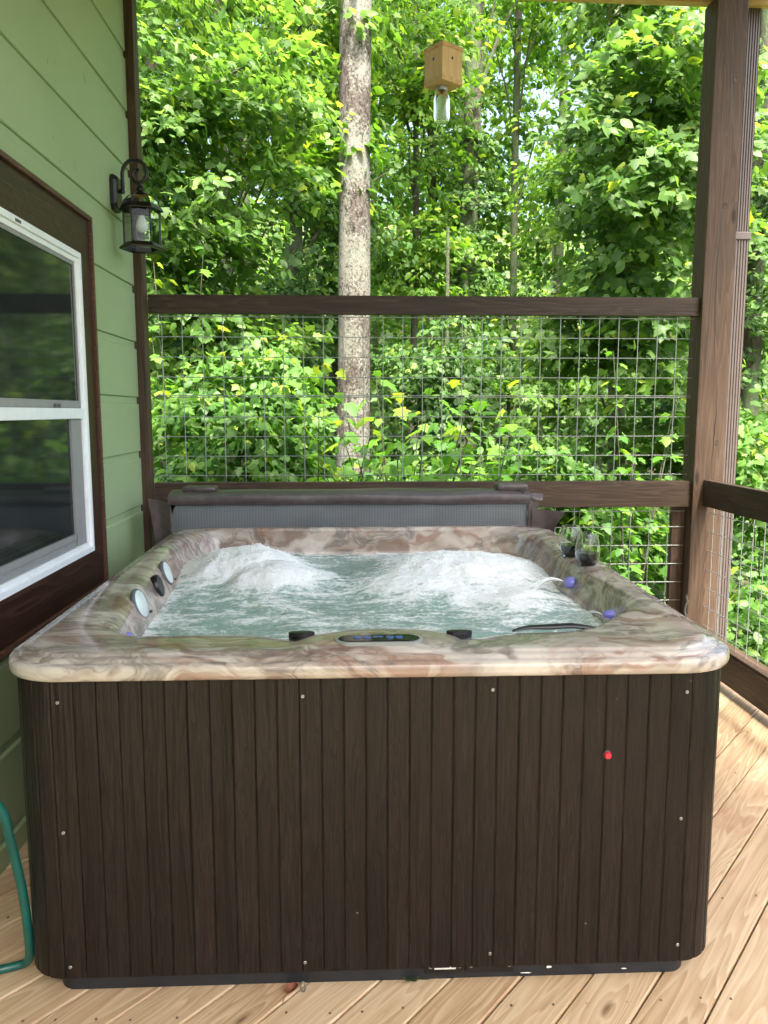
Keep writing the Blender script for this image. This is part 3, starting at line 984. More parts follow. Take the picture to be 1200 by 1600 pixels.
# inner opening
ix0, ix1, iy0, iy1 = -0.705, 0.845, 2.050, 3.745
inner = rrect_pts((ix1 - ix0) / 2, (iy1 - iy0) / 2, (0.13, 0.34, 0.24, 0.22), cx=(ix0 + ix1) / 2, cy=(iy0 + iy1) / 2)
def gs(x, c, s):
    return np.exp(-((x - c) / s) ** 2)
fx, fy = inner[:, 0].copy(), inner[:, 1].copy()
front = np.clip((2.5 - fy) / 0.35, 0, 1)
inner[:, 1] += front * (-0.065 * gs(fx, -0.145, 0.075) - 0.065 * gs(fx, 0.295, 0.075) + 0.012 * gs(fx, 0.075, 0.12) + 0.012 * gs(fx, -0.38, 0.12) - 0.012 * gs(fx, 0.6, 0.12))
left = np.clip((0.0 - fx) / 0.5, 0, 1)
inner[:, 0] += -left * 0.055 * np.clip((fy - 2.3) / 1.0, 0, 1) + left * 0.03 * gs(fy, 2.15, 0.2)
rgt = np.clip((fx - 0.3) / 0.4, 0, 1)
inner[:, 0] += rgt * (0.03 * gs(fy, 2.45, 0.25) - 0.01 * gs(fy, 3.1, 0.3))
def smooth_loop(P, it=6):
    for _ in range(it):
        P = (np.roll(P, 1, 0) + 2 * P + np.roll(P, -1, 0)) / 4
    return P
inner = smooth_loop(inner, 5)
def inset_np(P, d):
    t = np.roll(P, -1, 0) - np.roll(P, 1, 0)
    t /= np.linalg.norm(t, axis=1)[:, None] + 1e-9
    nrm = np.stack([-t[:, 1], t[:, 0]], 1)
    return smooth_loop(P + nrm * d, 2)
loops = []
for d, z in ((0.045, -0.026), (0.020, -0.036), (0.006, -0.036), (0.001, -0.032), (-0.001, -0.022), (0.000, -0.008), (0.004, 0.000), (0.011, 0.0030), (0.021, 0.0035),
             (0.0225, 0.0045), (0.0245, 0.0095), (0.030, 0.0125), (0.046, 0.0130), (0.0475, 0.0140), (0.0495, 0.0170), (0.056, 0.0185), (0.085, 0.0175)):
    loops.append((outer_loop(d), z))
o85 = outer_loop(0.085)
for t, z in ((0.2, 0.0165), (0.4, 0.015), (0.6, 0.013), (0.8, 0.010), (0.93, 0.007)):
    loops.append((o85 * (1 - t) + inner * t, z))
for d, z in ((0.0, 0.003), (0.010, -0.003), (0.019, -0.014), (0.025, -0.030), (0.040, -0.055), (0.056, -0.085), (0.07, -0.14), (0.09, -0.30), (0.12, -0.45)):
    loops.append((inset_np(inner, d), z))
Vs = []
panel_c = (0.066, 1.95)
for P, z in loops:
    zz = rim_z(P[:, 1]) + z
    # raised pad that carries the topside control
    if z > -0.004:
        px_ = np.clip((0.215 - np.abs(P[:, 0] - panel_c[0])) / 0.05, 0, 1)
        py_ = np.clip((P[:, 1] - 1.875) / 0.03, 0, 1) * np.clip((2.26 - P[:, 1]) / 0.05, 0, 1)
        zz = zz + 0.012 * (px_ * px_ * (3 - 2 * px_)) * (py_ * py_ * (3 - 2 * py_))
        # a lounger head-roll rising in the front right corner
        zz = zz + 0.012 * gs(P[:, 0], 0.74, 0.10) * gs(P[:, 1], 2.19, 0.06)
    Vs.append(np.column_stack([P, zz]))
n = len(inner)
SV = np.concatenate(Vs)
SF = []
for i in range(len(loops) - 1):
    a = i * n + np.arange(n); b = i * n + (np.arange(n) + 1) % n
    SF.append(np.stack([a, b, b + n, a + n], 1))
SF = np.concatenate(SF)
org = np.array(ORG[tub.name])
me = np_mesh('shell', SV - org, SF)
link_mesh('shell', me, M['acrylic'], tub, ORG[tub.name], smooth=True)
# basin floor closes the shell
fl = inset_np(inner, 0.12)
me = bpy.data.meshes.new('basin_floor')
me.from_pydata([(x - org[0], y - org[1], 0.42) for x, y in fl], [], [tuple(range(n))])
link_mesh('basin_floor', me, M['acrylic'], tub, ORG[tub.name])

# cabinet: core, slats following the rounded outline, base
SKX, SKY, SKR = 0.897, 0.990, 0.11
CZ0, CZ1 = 0.052, 0.838
core = rrect_pts(SKX - 0.014, SKY - 0.014, SKR - 0.014, cx=TC[0], cy=TC[1])
cm = MB()
nc = len(core)
cm.add([(x, y, CZ0 + 0.004) for x, y in core] + [(x, y, CZ1) for x, y in core],
       [(i, (i + 1) % nc, (i + 1) % nc + nc, i + nc) for i in range(nc)] + [tuple(range(nc))[::-1]])
cm.build('cabinet_core', M['black'], tub)
bc = rrect_pts(0.822, 0.962, 0.05, cx=TC[0] + 0.002, cy=TC[1])
bm_ = MB()
nb = len(bc)
bm_.add([(x, y, 0.0) for x, y in bc] + [(x, y, 0.0515) for x, y in bc],
        [(i, (i + 1) % nb, (i + 1) % nb + nb, i + nb) for i in range(nb)] + [tuple(range(nb))[::-1], tuple(range(nb, 2 * nb))])
bm_.build('base_pan', M['base'], tub)
path = rrect_pts(SKX, SKY, SKR, m=80, seg=24, cx=TC[0], cy=TC[1])
seg_l = np.linalg.norm(np.roll(path, -1, 0) - path, axis=1)
cum = np.concatenate([[0], np.cumsum(seg_l)])
per = cum[-1]
def at_s(s):
    s = s % per
    i = int(np.searchsorted(cum, s, side='right') - 1)
    i = min(i, len(path) - 1)
    t = (s - cum[i]) / seg_l[i]
    a, b = path[i], path[(i + 1) % len(path)]
    p = a + (b - a) * t
    d = (b - a) / np.linalg.norm(b - a)
    return p, np.array([d[1], -d[0]])                # point and outward normal
straight_f = 2 * (SKX - SKR)
n_front = 29
pitch = straight_f / n_front
straight_s = 2 * (SKY - SKR)
arc_l = math.pi / 2 * SKR
bounds = []
s = 0.0
for side_len, cnt in ((straight_f, n_front), (arc_l, 4), (straight_s, 32), (arc_l, 4), (straight_f, n_front), (arc_l, 4), (straight_s, 32), (arc_l, 4)):
    for i in range(cnt):
        bounds.append((s + side_len * i / cnt, s + side_len * (i + 1) / cnt, side_len == arc_l))
    s += side_len
gap, bev, th = 0.0004, 0.0038, 0.012
flat_proto = None
tubloc = ORG[tub.name]
def slat_mesh(sa, sb, curved):
    sa += gap; sb -= gap
    ks = [sa, sa, sa + bev] + ([sa + bev + (sb - sa - 2 * bev) * t for t in (0.25, 0.5, 0.75)] if curved else []) + [sb - bev, sb, sb]
    ds_ = [-th, -0.0022, 0.0] + ([0.0] * 3 if curved else []) + [0.0, -0.0022, -th]
    pm, nm = at_s((sa + sb) / 2)
    pts = []
    for q, dd in zip(ks, ds_):
        p, nn = at_s(q)
        pts.append(p + nn * dd)
    m = len(pts)
    mb_ = MB()
    mb_.add([(p[0] - pm[0], p[1] - pm[1], CZ0) for p in pts] + [(p[0] - pm[0], p[1] - pm[1], CZ1 - 0.0005) for p in pts],
            [(i, (i + 1), i + 1 + m, i + m) for i in range(m - 1)] + [tuple(range(m))[::-1], tuple(range(m, 2 * m))])
    return mb_, pm, nm
protos = {}
for sa, sb, curved in bounds:
    mb_, pm, nm = slat_mesh(sa, sb, curved)
    key = None if curved else (round(nm[0]), round(nm[1]))
    if key is not None and key in protos:
        dup(protos[key], 'slat', tub, Vector((pm[0], pm[1], 0)) - tubloc)
    else:
        o = mb_.build('slat', M['slat'], tub, (pm[0], pm[1], 0), world=False)
        if key is not None:
            protos[key] = o
SKF = TC[1] - SKY                                     # front face y
# screws, indicator lamp, vents
sc0 = None
for (x, z) in ((-0.711, 0.776), (-0.714, 0.443), (-0.715, 0.083), (-0.123, 0.783), (0.343, 0.793), (0.839 - 0.01, 0.780), (0.83, 0.446), (0.838, 0.098), (-0.126, 0.078), (0.348, 0.088)):
    y = SKF
    for q in (-1, 1):
        lim = SKX - SKR
        dx = (x - TC[0]) * q - lim
        if dx > 0:
            y = SKF + SKR - math.sqrt(max(0, SKR ** 2 - dx ** 2))
    if sc0 is None:
        sc0 = MB().lathe([(0.0046, -0.004), (0.0046, 0.0008), (0.0034, 0.0018), (0.0012, 0.0013), (0, 0.0010)], 10, axis='Y').build('screw', M['screw'], tub, (x, y, z), world=False)
    else:
        dup(sc0, 'screw', tub, Vector((x, y, z)) - tubloc)
lamp = MB().lathe([(0.0125, -0.004), (0.0125, 0.002), (0.0105, 0.003)], 18, axis='Y').build('indicator_light', M['black'], tub, (0.634, SKF, 0.62), world=False)
MB().lathe([(0.0095, 0.002), (0.0095, 0.006), (0.007, 0.010), (0.0, 0.0115)], 18, axis='Y').build('lens', M['red'], lamp, (0.634, SKF, 0.62), smooth=True, world=False)
BF = TC[1] - 0.962
for (xa, xb, lab) in ((0.185, 0.285, True), (0.29, 0.415, False)):
    vp = MB().box(xa, xb, BF - 0.008, BF + 0.002, 0.020, 0.054, 0.002).build('drain_cover', M['black'], tub, ((xa + xb) / 2, BF, 0.035))
    for xs in (xa + 0.012, xb - 0.012):
        MB().lathe([(0.006, -0.001), (0.006, 0.002), (0.003, 0.0035), (0, 0.003)], 10, (xs, BF - 0.008, 0.041), axis='Y').build('screw', M['screw'], vp, (xs, BF, 0.041))
    if lab:
        MB().box(xa + 0.022, xb - 0.022, BF - 0.0095, BF - 0.0078, 0.033, 0.044, 0.0005).build('label_plate', M['white'], vp, ((xa + xb) / 2, BF, 0.04))
for (xa, xb, za, zb) in ((0.56, 0.61, 0.034, 0.038), (0.50, 0.52, 0.02, 0.03), (0.76, 0.79, 0.045, 0.049), (0.70, 0.72, 0.012, 0.016), (0.43, 0.47, 0.008, 0.012)):
    mbp = MB()
    k = 9
    ring = [((xa + xb) / 2 + (xb - xa) / 2 * math.cos(2 * math.pi * i / k) * random.uniform(0.6, 1), (za + zb) / 2 + (zb - za) / 2 * math.sin(2 * math.pi * i / k) * random.uniform(0.5, 1)) for i in range(k)]
    mbp.add([(a, BF - 0.0009, b) for a, b in ring] + [(a, BF + 0.001, b) for a, b in ring],
            [tuple(range(k))] + [(i, (i + 1) % k, (i + 1) % k + k, i + k) for i in range(k)])
    mbp.build('paint_chip', M['white'], tub, ((xa + xb) / 2, BF, za))

# topside control panel
pz = rim_z(1.93) + 0.0285
def stadium(w, h, n=12):
    P = []
    for sgn, a0 in ((1, -90), (-1, 90)):
        for i in range(n + 1):
            a = R(a0 + 180 * i / n)
            P.append((sgn * (w - h) + h * math.cos(a), h * math.sin(a)))
    return P
def plate(P, z0, z1, inset=0.002):
    m = len(P)
    Q = [(x * (1 - inset / 0.05), y * (1 - inset / 0.025)) for x, y in P]
    return MB().add([(x, y, z0) for x, y in P] + [(x, y, z1 - 0.001) for x, y in P] + [(x, y, z1) for x, y in Q],
                    [(i, (i + 1) % m, (i + 1) % m + m, i + m) for i in range(m)] + [(i + m, (i + 1) % m + m, (i + 1) % m + 2 * m, i + 2 * m) for i in range(m)] + [tuple(range(2 * m, 3 * m))])
PCX, PCY = 0.066, 1.922
cp = plate(stadium(0.112, 0.038), -0.006, 0.003).build('control_panel', M['screen'], tub, (PCX, PCY, pz), world=False)
MBp = plate(stadium(0.103, 0.030), 0.0025, 0.005).build('panel_face', M['blackgloss'], cp, (PCX, PCY, pz), world=False)
b0 = None
for bx in (-0.055, -0.030, 0.028, 0.050):
    if b0 is None:
        b0 = MB().lathe([(0.0105, 0.0045), (0.0105, 0.0062), (0.008, 0.0075), (0, 0.0078)], 14).build('button', M['bluereflect'], cp, (PCX + bx, PCY, pz), world=False)
    else:
        dup(b0, 'button', cp, Vector((bx, 0, 0)))
MB().box(-0.014, 0.010, 0.002, 0.014, 0.0045, 0.0056).build('display', M['bluereflect'], cp, (PCX, PCY, pz), world=False)
# diverter knobs
for (x, y) in ((-0.134, 1.995), (0.280, 1.990)):
    z = rim_z(y) + 0.007
    kb = MB().lathe([(0.034, -0.006), (0.034, 0.006), (0.031, 0.009), (0.024, 0.010)], 24).build('diverter_knob', M['black'], tub, (x, y, z), smooth=True, world=False)
    P = [(0.034 * math.cos(R(a)) , 0.013 * math.sin(R(a))) for a in range(0, 360, 20)]
    plate(P, 0.009, 0.022, 0.004).build('grip', M['blackgloss'], kb, (x, y, z), smooth=True, world=False)
# head pillows on the left wall, facing right and a little up
def pillow(name, loc, ry, rz_, rad, th_, rimmat, facemat):
    prof = [(0.0, -th_), (rad * 0.9, -th_), (rad, -th_ * 0.3), (rad * 0.98, th_ * 0.4), (rad * 0.88, th_ * 0.75)]
    mb_ = MB().lathe([(r, z) for r, z in prof], 28, axis='X')
    mb_.v = [(a, b * rz_[0], c * rz_[1]) for a, b, c in mb_.v]
    o = mb_.build(name, rimmat, tub, loc, smooth=True, world=False, rot=(0, R(ry), 0))
    if facemat:
        m2 = MB().lathe([(rad * 0.86, th_ * 0.72), (rad * 0.7, th_ * 1.0), (0, th_ * 1.1)], 28, axis='X')
        m2.v = [(a, b * rz_[0], c * rz_[1]) for a, b, c in m2.v]
        me_ = m2.build('face', facemat, o, loc, smooth=True, world=False)
        MB().box(0.015, 0.020, -0.008 + rad * 0.35, 0.008 + rad * 0.35, -rad * 0.72, -rad * 0.58).build('badge', M['black'], o, loc, world=False)
    return o
pillow('head_pillow', (-0.688, 2.50, 0.853), -20, (1.05, 0.92), 0.058, 0.009, M['grey'], M['mint'])
pillow('head_pillow', (-0.712, 2.97, 0.858), -20, (0.9, 0.92), 0.055, 0.009, M['grey'], M['mint'])
pillow('speaker_grille', (-0.698, 2.78, 0.850), -16, (0.8, 0.95), 0.045, 0.014, M['black'], None)
# dark curved head rest on the front right corner
hp = []
for i in range(15):
    t = i / 14
    hp.append((0.44 + 0.27 * t, 2.075 + 0.035 * t + 0.015 * math.sin(t * 5), rim_z(2.1) - 0.004 + 0.010 * math.sin(math.pi * t) + 0.004 * math.sin(t * 12)))
hm_ = MB().tube(hp, [0.004 + 0.010 * math.sin(math.pi * min(1, max(0, (i + 0.8) / 15.6))) for i in range(15)], 10)
zc_ = rim_z(2.1) + 0.004
hm_.v = [(x, y, zc_ + (z - zc_) * 0.55) for x, y, z in hm_.v]
hm_.build('head_rest', M['black'], tub, (0.57, 2.15, 0.86), smooth=True)
# lit fountain jets
for (x, y, z, s) in ((0.790, 2.80, 0.845, 0.021), (0.790, 2.35, 0.842, 0.014), (-0.645, 2.22, 0.83, 0.012)):
    q = 1 if x > 0 else -1
    jb = MB().lathe([(s * 0.4, 0.004), (s, 0.004), (s * 1.02, -0.006 ), (s * 0.8, -0.020), (s * 0.5, -0.026), (0, -0.026)], 20, axis='X')
    jb.v = [(a * q, b, c) for a, b, c in jb.v]
    jb.build('fountain_jet', M['violet'], tub, (x + 0.02 * q, y, z), smooth=True, world=False)

# ------------------------------------------------------------------ water with foam
WZ = 0.792
wl = inset_np(inner, 0.040)
wc = wl.mean(0)
NR = 150
ss = np.linspace(0, 1, NR) ** 0.8
idx = np.arange(0, n)
WP = wc[None, None, :] + (wl[None, :, :] - wc[None, None, :]) * ss[::-1][:, None, None]     # rim to centre
# densify along the loop
WP = np.concatenate([(WP * (1 - t) + np.roll(WP, -1, 1) * t)[:, :, None, :] for t in (0, 0.5)], 2).reshape(NR, -1, 2)
NW = WP.shape[1]
Xw, Yw = WP[..., 0].ravel(), WP[..., 1].ravel()
def vnoise(X, Y, sc, seed=0.0, octs=4, gain=0.55):
    out = np.zeros_like(X); amp = 1.0; tot = 0
    for o_ in range(octs):
        out += amp * np.array([mnoise.noise((a * sc + seed, b * sc - seed, seed * 1.7)) for a, b in zip(X, Y)])
        tot += amp; amp *= gain; sc *= 2.03
    return out / tot
wn_ = vnoise(Xw, Yw, 3.2, 3.1, 5, 0.6)
fn_ = vnoise(Xw, Yw, 11.0, 9.4, 3, 0.6)
def mound(cx_, cy2, rx, ry, p=1.3):
    q = ((Xw - cx_) / rx) ** 2 + ((Yw - cy2) / ry) ** 2
    return np.exp(-q ** p)
mL = np.maximum(mound(-0.46, 3.30, 0.24, 0.30), 0.75 * mound(-0.33, 3.08, 0.20, 0.22))
mR = np.maximum(mound(0.46, 3.20, 0.34, 0.34), 0.6 * mound(0.30, 2.98, 0.26, 0.22))
mR = np.maximum(mR, 0.30 * mound(0.62, 2.75, 0.14, 0.28))
mS = np.maximum(mL, mR)
edge = np.repeat(1 - ss[::-1], NW)
bl_ = 1 - np.abs(vnoise(Xw, Yw, 5.0, 21.0, 2, 0.5)) * 2.2
hz = WZ + 0.020 * wn_ + 0.005 * fn_ + mL * (0.092 + 0.016 * bl_ + 0.010 * wn_ + 0.007 * fn_) + mR * (0.080 + 0.008 * bl_ + 0.008 * wn_ + 0.005 * fn_)
fm = mS * 1.15 + 0.42 + 0.5 * wn_ - 0.10 * np.clip((2.9 - Yw), 0, 1)
fm -= 0.45 * gs(Xw, 0.08, 0.20) * gs(Yw, 3.32, 0.22)
fm += 0.35 * np.exp(-((1 - ss[::-1]).repeat(NW) / 0.06) ** 2)
WV = np.column_stack([Xw, Yw, hz])
a = np.arange(NW); b = (a + 1) % NW
WF = np.concatenate([np.stack([i * NW + a, i * NW + b, (i + 1) * NW + b, (i + 1) * NW + a], 1) for i in range(NR - 1)])
me = np_mesh('tub_water', WV - np.array([0.057, 2.84, WZ]), WF)
at_ = me.attributes.new("foam", 'FLOAT', 'POINT')
at_.data.foreach_set("value", fm.astype(np.float32))
link_mesh('tub_water', me, M['water'], None, (0.057, 2.84, WZ), smooth=True, label='churning teal water with white foam mounds inside the hot tub', category='water')
# bubbles riding on the foam
ico = bmesh.new(); bmesh.ops.create_icosphere(ico, subdivisions=1, radius=1.0)
iv = np.array([v.co[:] for v in ico.verts]); if_ = np.array([[v.index for v in f.verts] for f in ico.faces]); ico.free()
prob = np.clip(fm - 0.55, 0, 1) ** 1.2 + 0.02
prob *= (np.repeat(ss[::-1], NW) + 0.02)
pick = rng.choice(len(prob), 4200, p=prob / prob.sum())
rb = 0.0011 + 0.0020 * rng.random(len(pick)) ** 2.5
jit = rng.normal(0, 0.006, (len(pick), 2))
cen = np.column_stack([Xw[pick] + jit[:, 0], Yw[pick] + jit[:, 1], hz[pick] + rb * 0.15])
BV = (iv[None] * rb[:, None, None] + cen[:, None]).reshape(-1, 3)
BFc = (if_[None] + (np.arange(len(pick)) * len(iv))[:, None, None]).reshape(-1, 3)
M['bubble'] = flat_mat('foam bubbles', (0.80, 0.84, 0.84), 0.15, var=0.05)
link_mesh('foam', np_mesh('foam', BV - np.array([0, 0, WZ]), BFc), M['bubble'], None, (0, 0, WZ), smooth=True, kind='stuff')
# thin arcs of water thrown by the fountain jets
jets = MB()
for (x0, y0, z0, dx, dy, v0, cnt) in ((0.778, 2.80, 0.850, -0.17, 0.01, 0.05, 14), (0.778, 2.355, 0.842, -0.06, 0.08, 0.02, 5)):
    for k in range(cnt):
        ex, ey = dx * random.uniform(0.7, 1.15), dy + random.uniform(-0.04, 0.04)
        pk = v0 * random.uniform(0.3, 1.0)
        p = []
        for i in range(11):
            t = i / 10
            p.append((x0 + ex * t, y0 + ey * t, z0 + pk * 4 * t * (1 - t) * 0.5 - 0.055 * t * t))
        jets.tube(p, random.uniform(0.0005, 0.0011), 5)
jets.build('water_jet', M['bubble'], None, (0.7, 2.7, 0.85), label='thin arcs of water thrown by the violet jets on the right tub wall', category='water jet')

# splashes left standing on the rim
dc = []
for _ in range(260):
    q = random.random()
    i_ = random.randrange(n)
    p_ = o85[i_] * (1 - q) + inner[i_] * q
    if p_[1] > 3.3 and random.random() < 0.5:
        continue
    z_ = rim_z(p_[1]) + 0.0165 * (1 - q) + 0.006 * q
    if abs(p_[0] - 0.066) < 0.27 and p_[1] < 2.3:
        continue
    dc.append((p_[0], p_[1], z_, random.uniform(0.0015, 0.0042)))
dc = np.array(dc)
DV = (iv[None] * np.array([1, 1, 0.45])[None, None] * dc[:, 3][:, None, None] + dc[:, None, :3]).reshape(-1, 3)
DF = (if_[None] + (np.arange(len(dc)) * len(iv))[:, None, None]).reshape(-1, 3)
link_mesh('water_drops', np_mesh('water_drops', DV - np.array([0, 0, WZ]), DF), M['glass'], None, (0, 0, WZ), smooth=True, kind='stuff')

# ------------------------------------------------------------------ folded cover behind the tub
cov = empty('spa_cover', (0.0, 4.0, 0.0), 'folded spa cover standing upright behind the tub', 'spa cover')
CX0, CX1, CY0, CY1 = -0.918, 0.905, 3.925, 4.13
def wobble_grid(x0, x1, z0, z1, y, nx, nz, amp, seed):
    vs_ = []
    for j in range(nz + 1):
        for i in range(nx + 1):
            x = x0 + (x1 - x0) * i / nx; z = z0 + (z1 - z0) * j / nz
            edge_ = min(1, min(i, nx - i) / 2.0) * min(1, min(j, nz - j) / 1.0)
            vs_.append((x, y + amp * mnoise.noise((x * 3 + seed, z * 6, seed)) * edge_ - 0.012 * edge_, z))
    fs_ = [(j * (nx + 1) + i, j * (nx + 1) + i + 1, (j + 1) * (nx + 1) + i + 1, (j + 1) * (nx + 1) + i) for j in range(nz) for i in range(nx)]
    return vs_, fs_
pv, pf = wobble_grid(CX0 + 0.012, CX1 - 0.012, 0.20, 1.022, CY0, 60, 14, 0.016, 2.0)
m_ = MB().add(pv, pf)
m_.box(CX0 + 0.012, CX1 - 0.012, CY0, CY0 + 0.09, 0.20, 1.022)
m_.build('cover_half', M['cover'], cov, (0, 3.95, 0.6), smooth=True)
MB().box(CX0 + 0.005, CX1 - 0.005, CY0 + 0.10, CY1, 0.20, 1.05, 0.02).build('cover_half', M['leather'], cov, (0, 4.08, 0.6), smooth=True)
# brown vinyl fold over the top, slightly wavy
tv = []
nx = 70
prof = [(CY0 - 0.014, 1.012), (CY0 - 0.020, 1.030), (CY0 - 0.014, 1.052), (CY0 + 0.02, 1.068), (CY0 + 0.10, 1.074), (CY1 - 0.02, 1.070), (CY1 + 0.006, 1.05), (CY1 + 0.006, 0.98)]
for i in range(nx + 1):
    x = CX0 + (CX1 - CX0) * i / nx
    for (y, z) in prof:
        tv.append((x, y + 0.006 * mnoise.noise((x * 5, z * 9, 1.0)), z + 0.007 * mnoise.noise((x * 3.5, y * 4, 5.0))))
k = len(prof)
tf = [(i * k + j, (i + 1) * k + j, (i + 1) * k + j + 1, i * k + j + 1) for i in range(nx) for j in range(k - 1)]
MB().add(tv, tf).build('top_fold', M['leather'], cov, (0, 4.0, 1.04), smooth=True)
pip = MB()
pip.tube([(CX0 + (CX1 - CX0) * i / 60, CY0 - 0.021, 1.013 + 0.004 * mnoise.noise((i * 0.25, 3, 1))) for i in range(61)], 0.0045, 6)
pip.tube([(CX0 + 0.008, CY0 - 0.012, 1.01 - 0.8 * i / 10) for i in range(11)], 0.005, 6)
pip.tube([(CX1 - 0.008, CY0 - 0.012, 1.01 - 0.8 * i / 10) for i in range(11)], 0.005, 6)
pip.build('piping', M['leather'], cov, (0, 3.92, 1.0), smooth=True)
def sheet(quad, t, nu=8, nv=8, bulge=0.01, seed=0):
    """curved cloth flap between four corners with thickness t (along the flap normal)"""
    a_, b_, c_, d_ = [Vector(q) for q in quad]
    nrm = (b_ - a_).cross(d_ - a_).normalized()
    vs_ = []
    for sgn in (0, 1):
        for j in range(nv + 1):
            for i in range(nu + 1):
                u, v = i / nu, j / nv
                p = (a_ * (1 - u) + b_ * u) * (1 - v) + (d_ * (1 - u) + c_ * u) * v
                p = p + nrm * (bulge * math.sin(math.pi * u) * (0.4 + 0.6 * v) + 0.006 * mnoise.noise((u * 3 + seed, v * 3, seed)) + sgn * t)
                vs_.append(p)
    q = (nu + 1) * (nv + 1)
    fs_ = []
    for s_ in (0, 1):
        for j in range(nv):
            for i in range(nu):
                f = (s_ * q + j * (nu + 1) + i, s_ * q + j * (nu + 1) + i + 1, s_ * q + (j + 1) * (nu + 1) + i + 1, s_ * q + (j + 1) * (nu + 1) + i)
                fs_.append(f if s_ else f[::-1])
    ring = [i for i in range(nu + 1)] + [j * (nu + 1) + nu for j in range(1, nv + 1)] + [nv * (nu + 1) + i for i in range(nu - 1, -1, -1)] + [j * (nu + 1) for j in range(nv - 1, 0, -1)]
    for i in range(len(ring)):
        a2, b2 = ring[i], ring[(i + 1) % len(ring)]
        fs_.append((a2, b2, b2 + q, a2 + q))
    return MB().add(vs_, fs_)
# skirt flaps hanging off both ends of the fold
sheet([(CX0 + 0.004, CY0 - 0.010, 1.020), (CX0 - 0.100, CY0 + 0.0, 1.040), (CX0 - 0.055, CY0 + 0.01, 0.70), (CX0 + 0.004, CY0 - 0.006, 0.70)], 0.006, bulge=-0.02, seed=1).build('end_flap', M['leather'], cov, (CX0 - 0.04, 3.93, 0.9), smooth=True)
sheet([(CX1 - 0.004, CY0 - 0.004, 1.020), (CX1 + 0.055, CY0 + 0.035, 1.012), (CX1 + 0.04, CY0 + 0.03, 0.80), (CX1 - 0.004, CY0 - 0.002, 0.78)], 0.006, bulge=0.012, seed=2).build('end_flap', M['leather'], cov, (CX1 + 0.03, 3.95, 0.9), smooth=True)
sheet([(CX1 + 0.012, CY0 - 0.004, 0.982), (CX1 + 0.170, CY0 - 0.05, 0.968), (CX1 + 0.100, CY0 - 0.035, 0.842), (CX1 + 0.020, CY0 + 0.0, 0.80)], 0.006, bulge=0.018, seed=3).build('end_flap', M['leather'], cov, (CX1 + 0.08, 3.9, 0.9), smooth=True)
sheet([(CX1 - 0.08, CY0 + 0.04, 1.078), (CX1 + 0.085, CY0 + 0.06, 1.050), (CX1 + 0.075, CY0 + 0.03, 1.022), (CX1 - 0.03, CY0 + 0.0, 1.066)], 0.005, bulge=0.012, seed=5).build('corner_fold', M['leather'], cov, (CX1 - 0.02, 3.95, 1.06), smooth=True)
MB().box(0.745, 0.905, CY0 + 0.03, CY0 + 0.13, 1.068, 1.104, 0.014).build('handle', M['leather'], cov, (0.82, 4.0, 1.08), smooth=True)
MB().box(-0.86, -0.69, CY0 + 0.04, CY0 + 0.13, 1.066, 1.094, 0.012).build('handle', M['leather'], cov, (-0.8, 4.0, 1.08), smooth=True)

# ------------------------------------------------------------------ wine glasses
def wine_glass(x, y, label):
    z = rim_z(y) + 0.0095
    gl = empty('wine_glass', (x, y, z), label, 'wine glass', 'wine glasses on the tub rim')
    outp = [(0.000, 0.000), (0.026, 0.000), (0.029, 0.003), (0.038, 0.018), (0.0445, 0.036), (0.0465, 0.052), (0.0455, 0.072), (0.0415, 0.100), (0.0365, 0.128), (0.0358, 0.1285)]
    inp = [(0.0350, 0.128), (0.0400, 0.100), (0.0440, 0.072), (0.0450, 0.052), (0.0430, 0.036), (0.0365, 0.019), (0.027, 0.009), (0.000, 0.007)]
    MB().lathe(outp + inp, 32).build('bowl', M['glass'], gl, (x, y, z), smooth=True, world=False)
    MB().lathe([(0, 0.0075), (0.0265, 0.0095), (0.0360, 0.0192), (0.0424, 0.036), (0.0444, 0.050), (0.0444, 0.0535), (0, 0.0535)], 32).build('wine', M['wine'], gl, (x, y, z), smooth=True, world=False)
wine_glass(0.884, 2.862, 'stemless wine glass with red wine, nearer of the two on the tub rim')
wine_glass(0.868, 3.03, 'stemless wine glass with red wine, farther of the two on the tub rim')

# ------------------------------------------------------------------ wall lantern
LC = Vector((-1.000, 3.93, 0))           # lantern axis
lan = empty('wall_lantern', (WX, 3.93, 2.45), 'dark bronze coach lantern with glass panes mounted on the green wall', 'lantern')
bp = MB()
oct_ = [(-0.038, 2.42), (0.038, 2.42), (0.055, 2.445), (0.055, 2.555), (0.038, 2.580), (-0.038, 2.580), (-0.055, 2.555), (-0.055, 2.445)]
k = len(oct_)
bp.add([(WX + 0.0005, 3.93 + a, b) for a, b in oct_] + [(WX + 0.018, 3.93 + a, b) for a, b in oct_] + [(WX + 0.030, 3.93 + a * 0.8, 2.50 + (b - 2.50) * 0.9) for a, b in oct_],
       [(i, (i + 1) % k, (i + 1) % k + k, i + k) for i in range(k)] + [(i + k, (i + 1) % k + k, (i + 1) % k + 2 * k, i + 2 * k) for i in range(k)] + [tuple(range(2 * k, 3 * k))])
bp.build('back_plate', M['lantern'], lan, (WX, 3.93, 2.5))
arm = [(WX + 0.02, 3.93, 2.515), (WX + 0.040, 3.93, 2.510), (WX + 0.047, 3.93, 2.525), (WX + 0.047, 3.93, 2.56)]
cxm = (WX + 0.047 + 0.062)
for i in range(0, 25):                     # over the top and round into a scroll
    a_ = R(180 - i * 19.5)
    rr_ = 0.062 - 0.0015 * i if i < 10 else 0.047 - 0.0026 * (i - 10)
    arm.append((cxm + 0.002 * i * 0.3 + rr_ * math.cos(a_) * 1.0, 3.93, 2.595 + rr_ * math.sin(a_) * 1.12))
MB().tube(arm, 0.0092, 8).build('scroll_arm', M['lantern'], lan, (WX + 0.1, 3.93, 2.6), smooth=True)
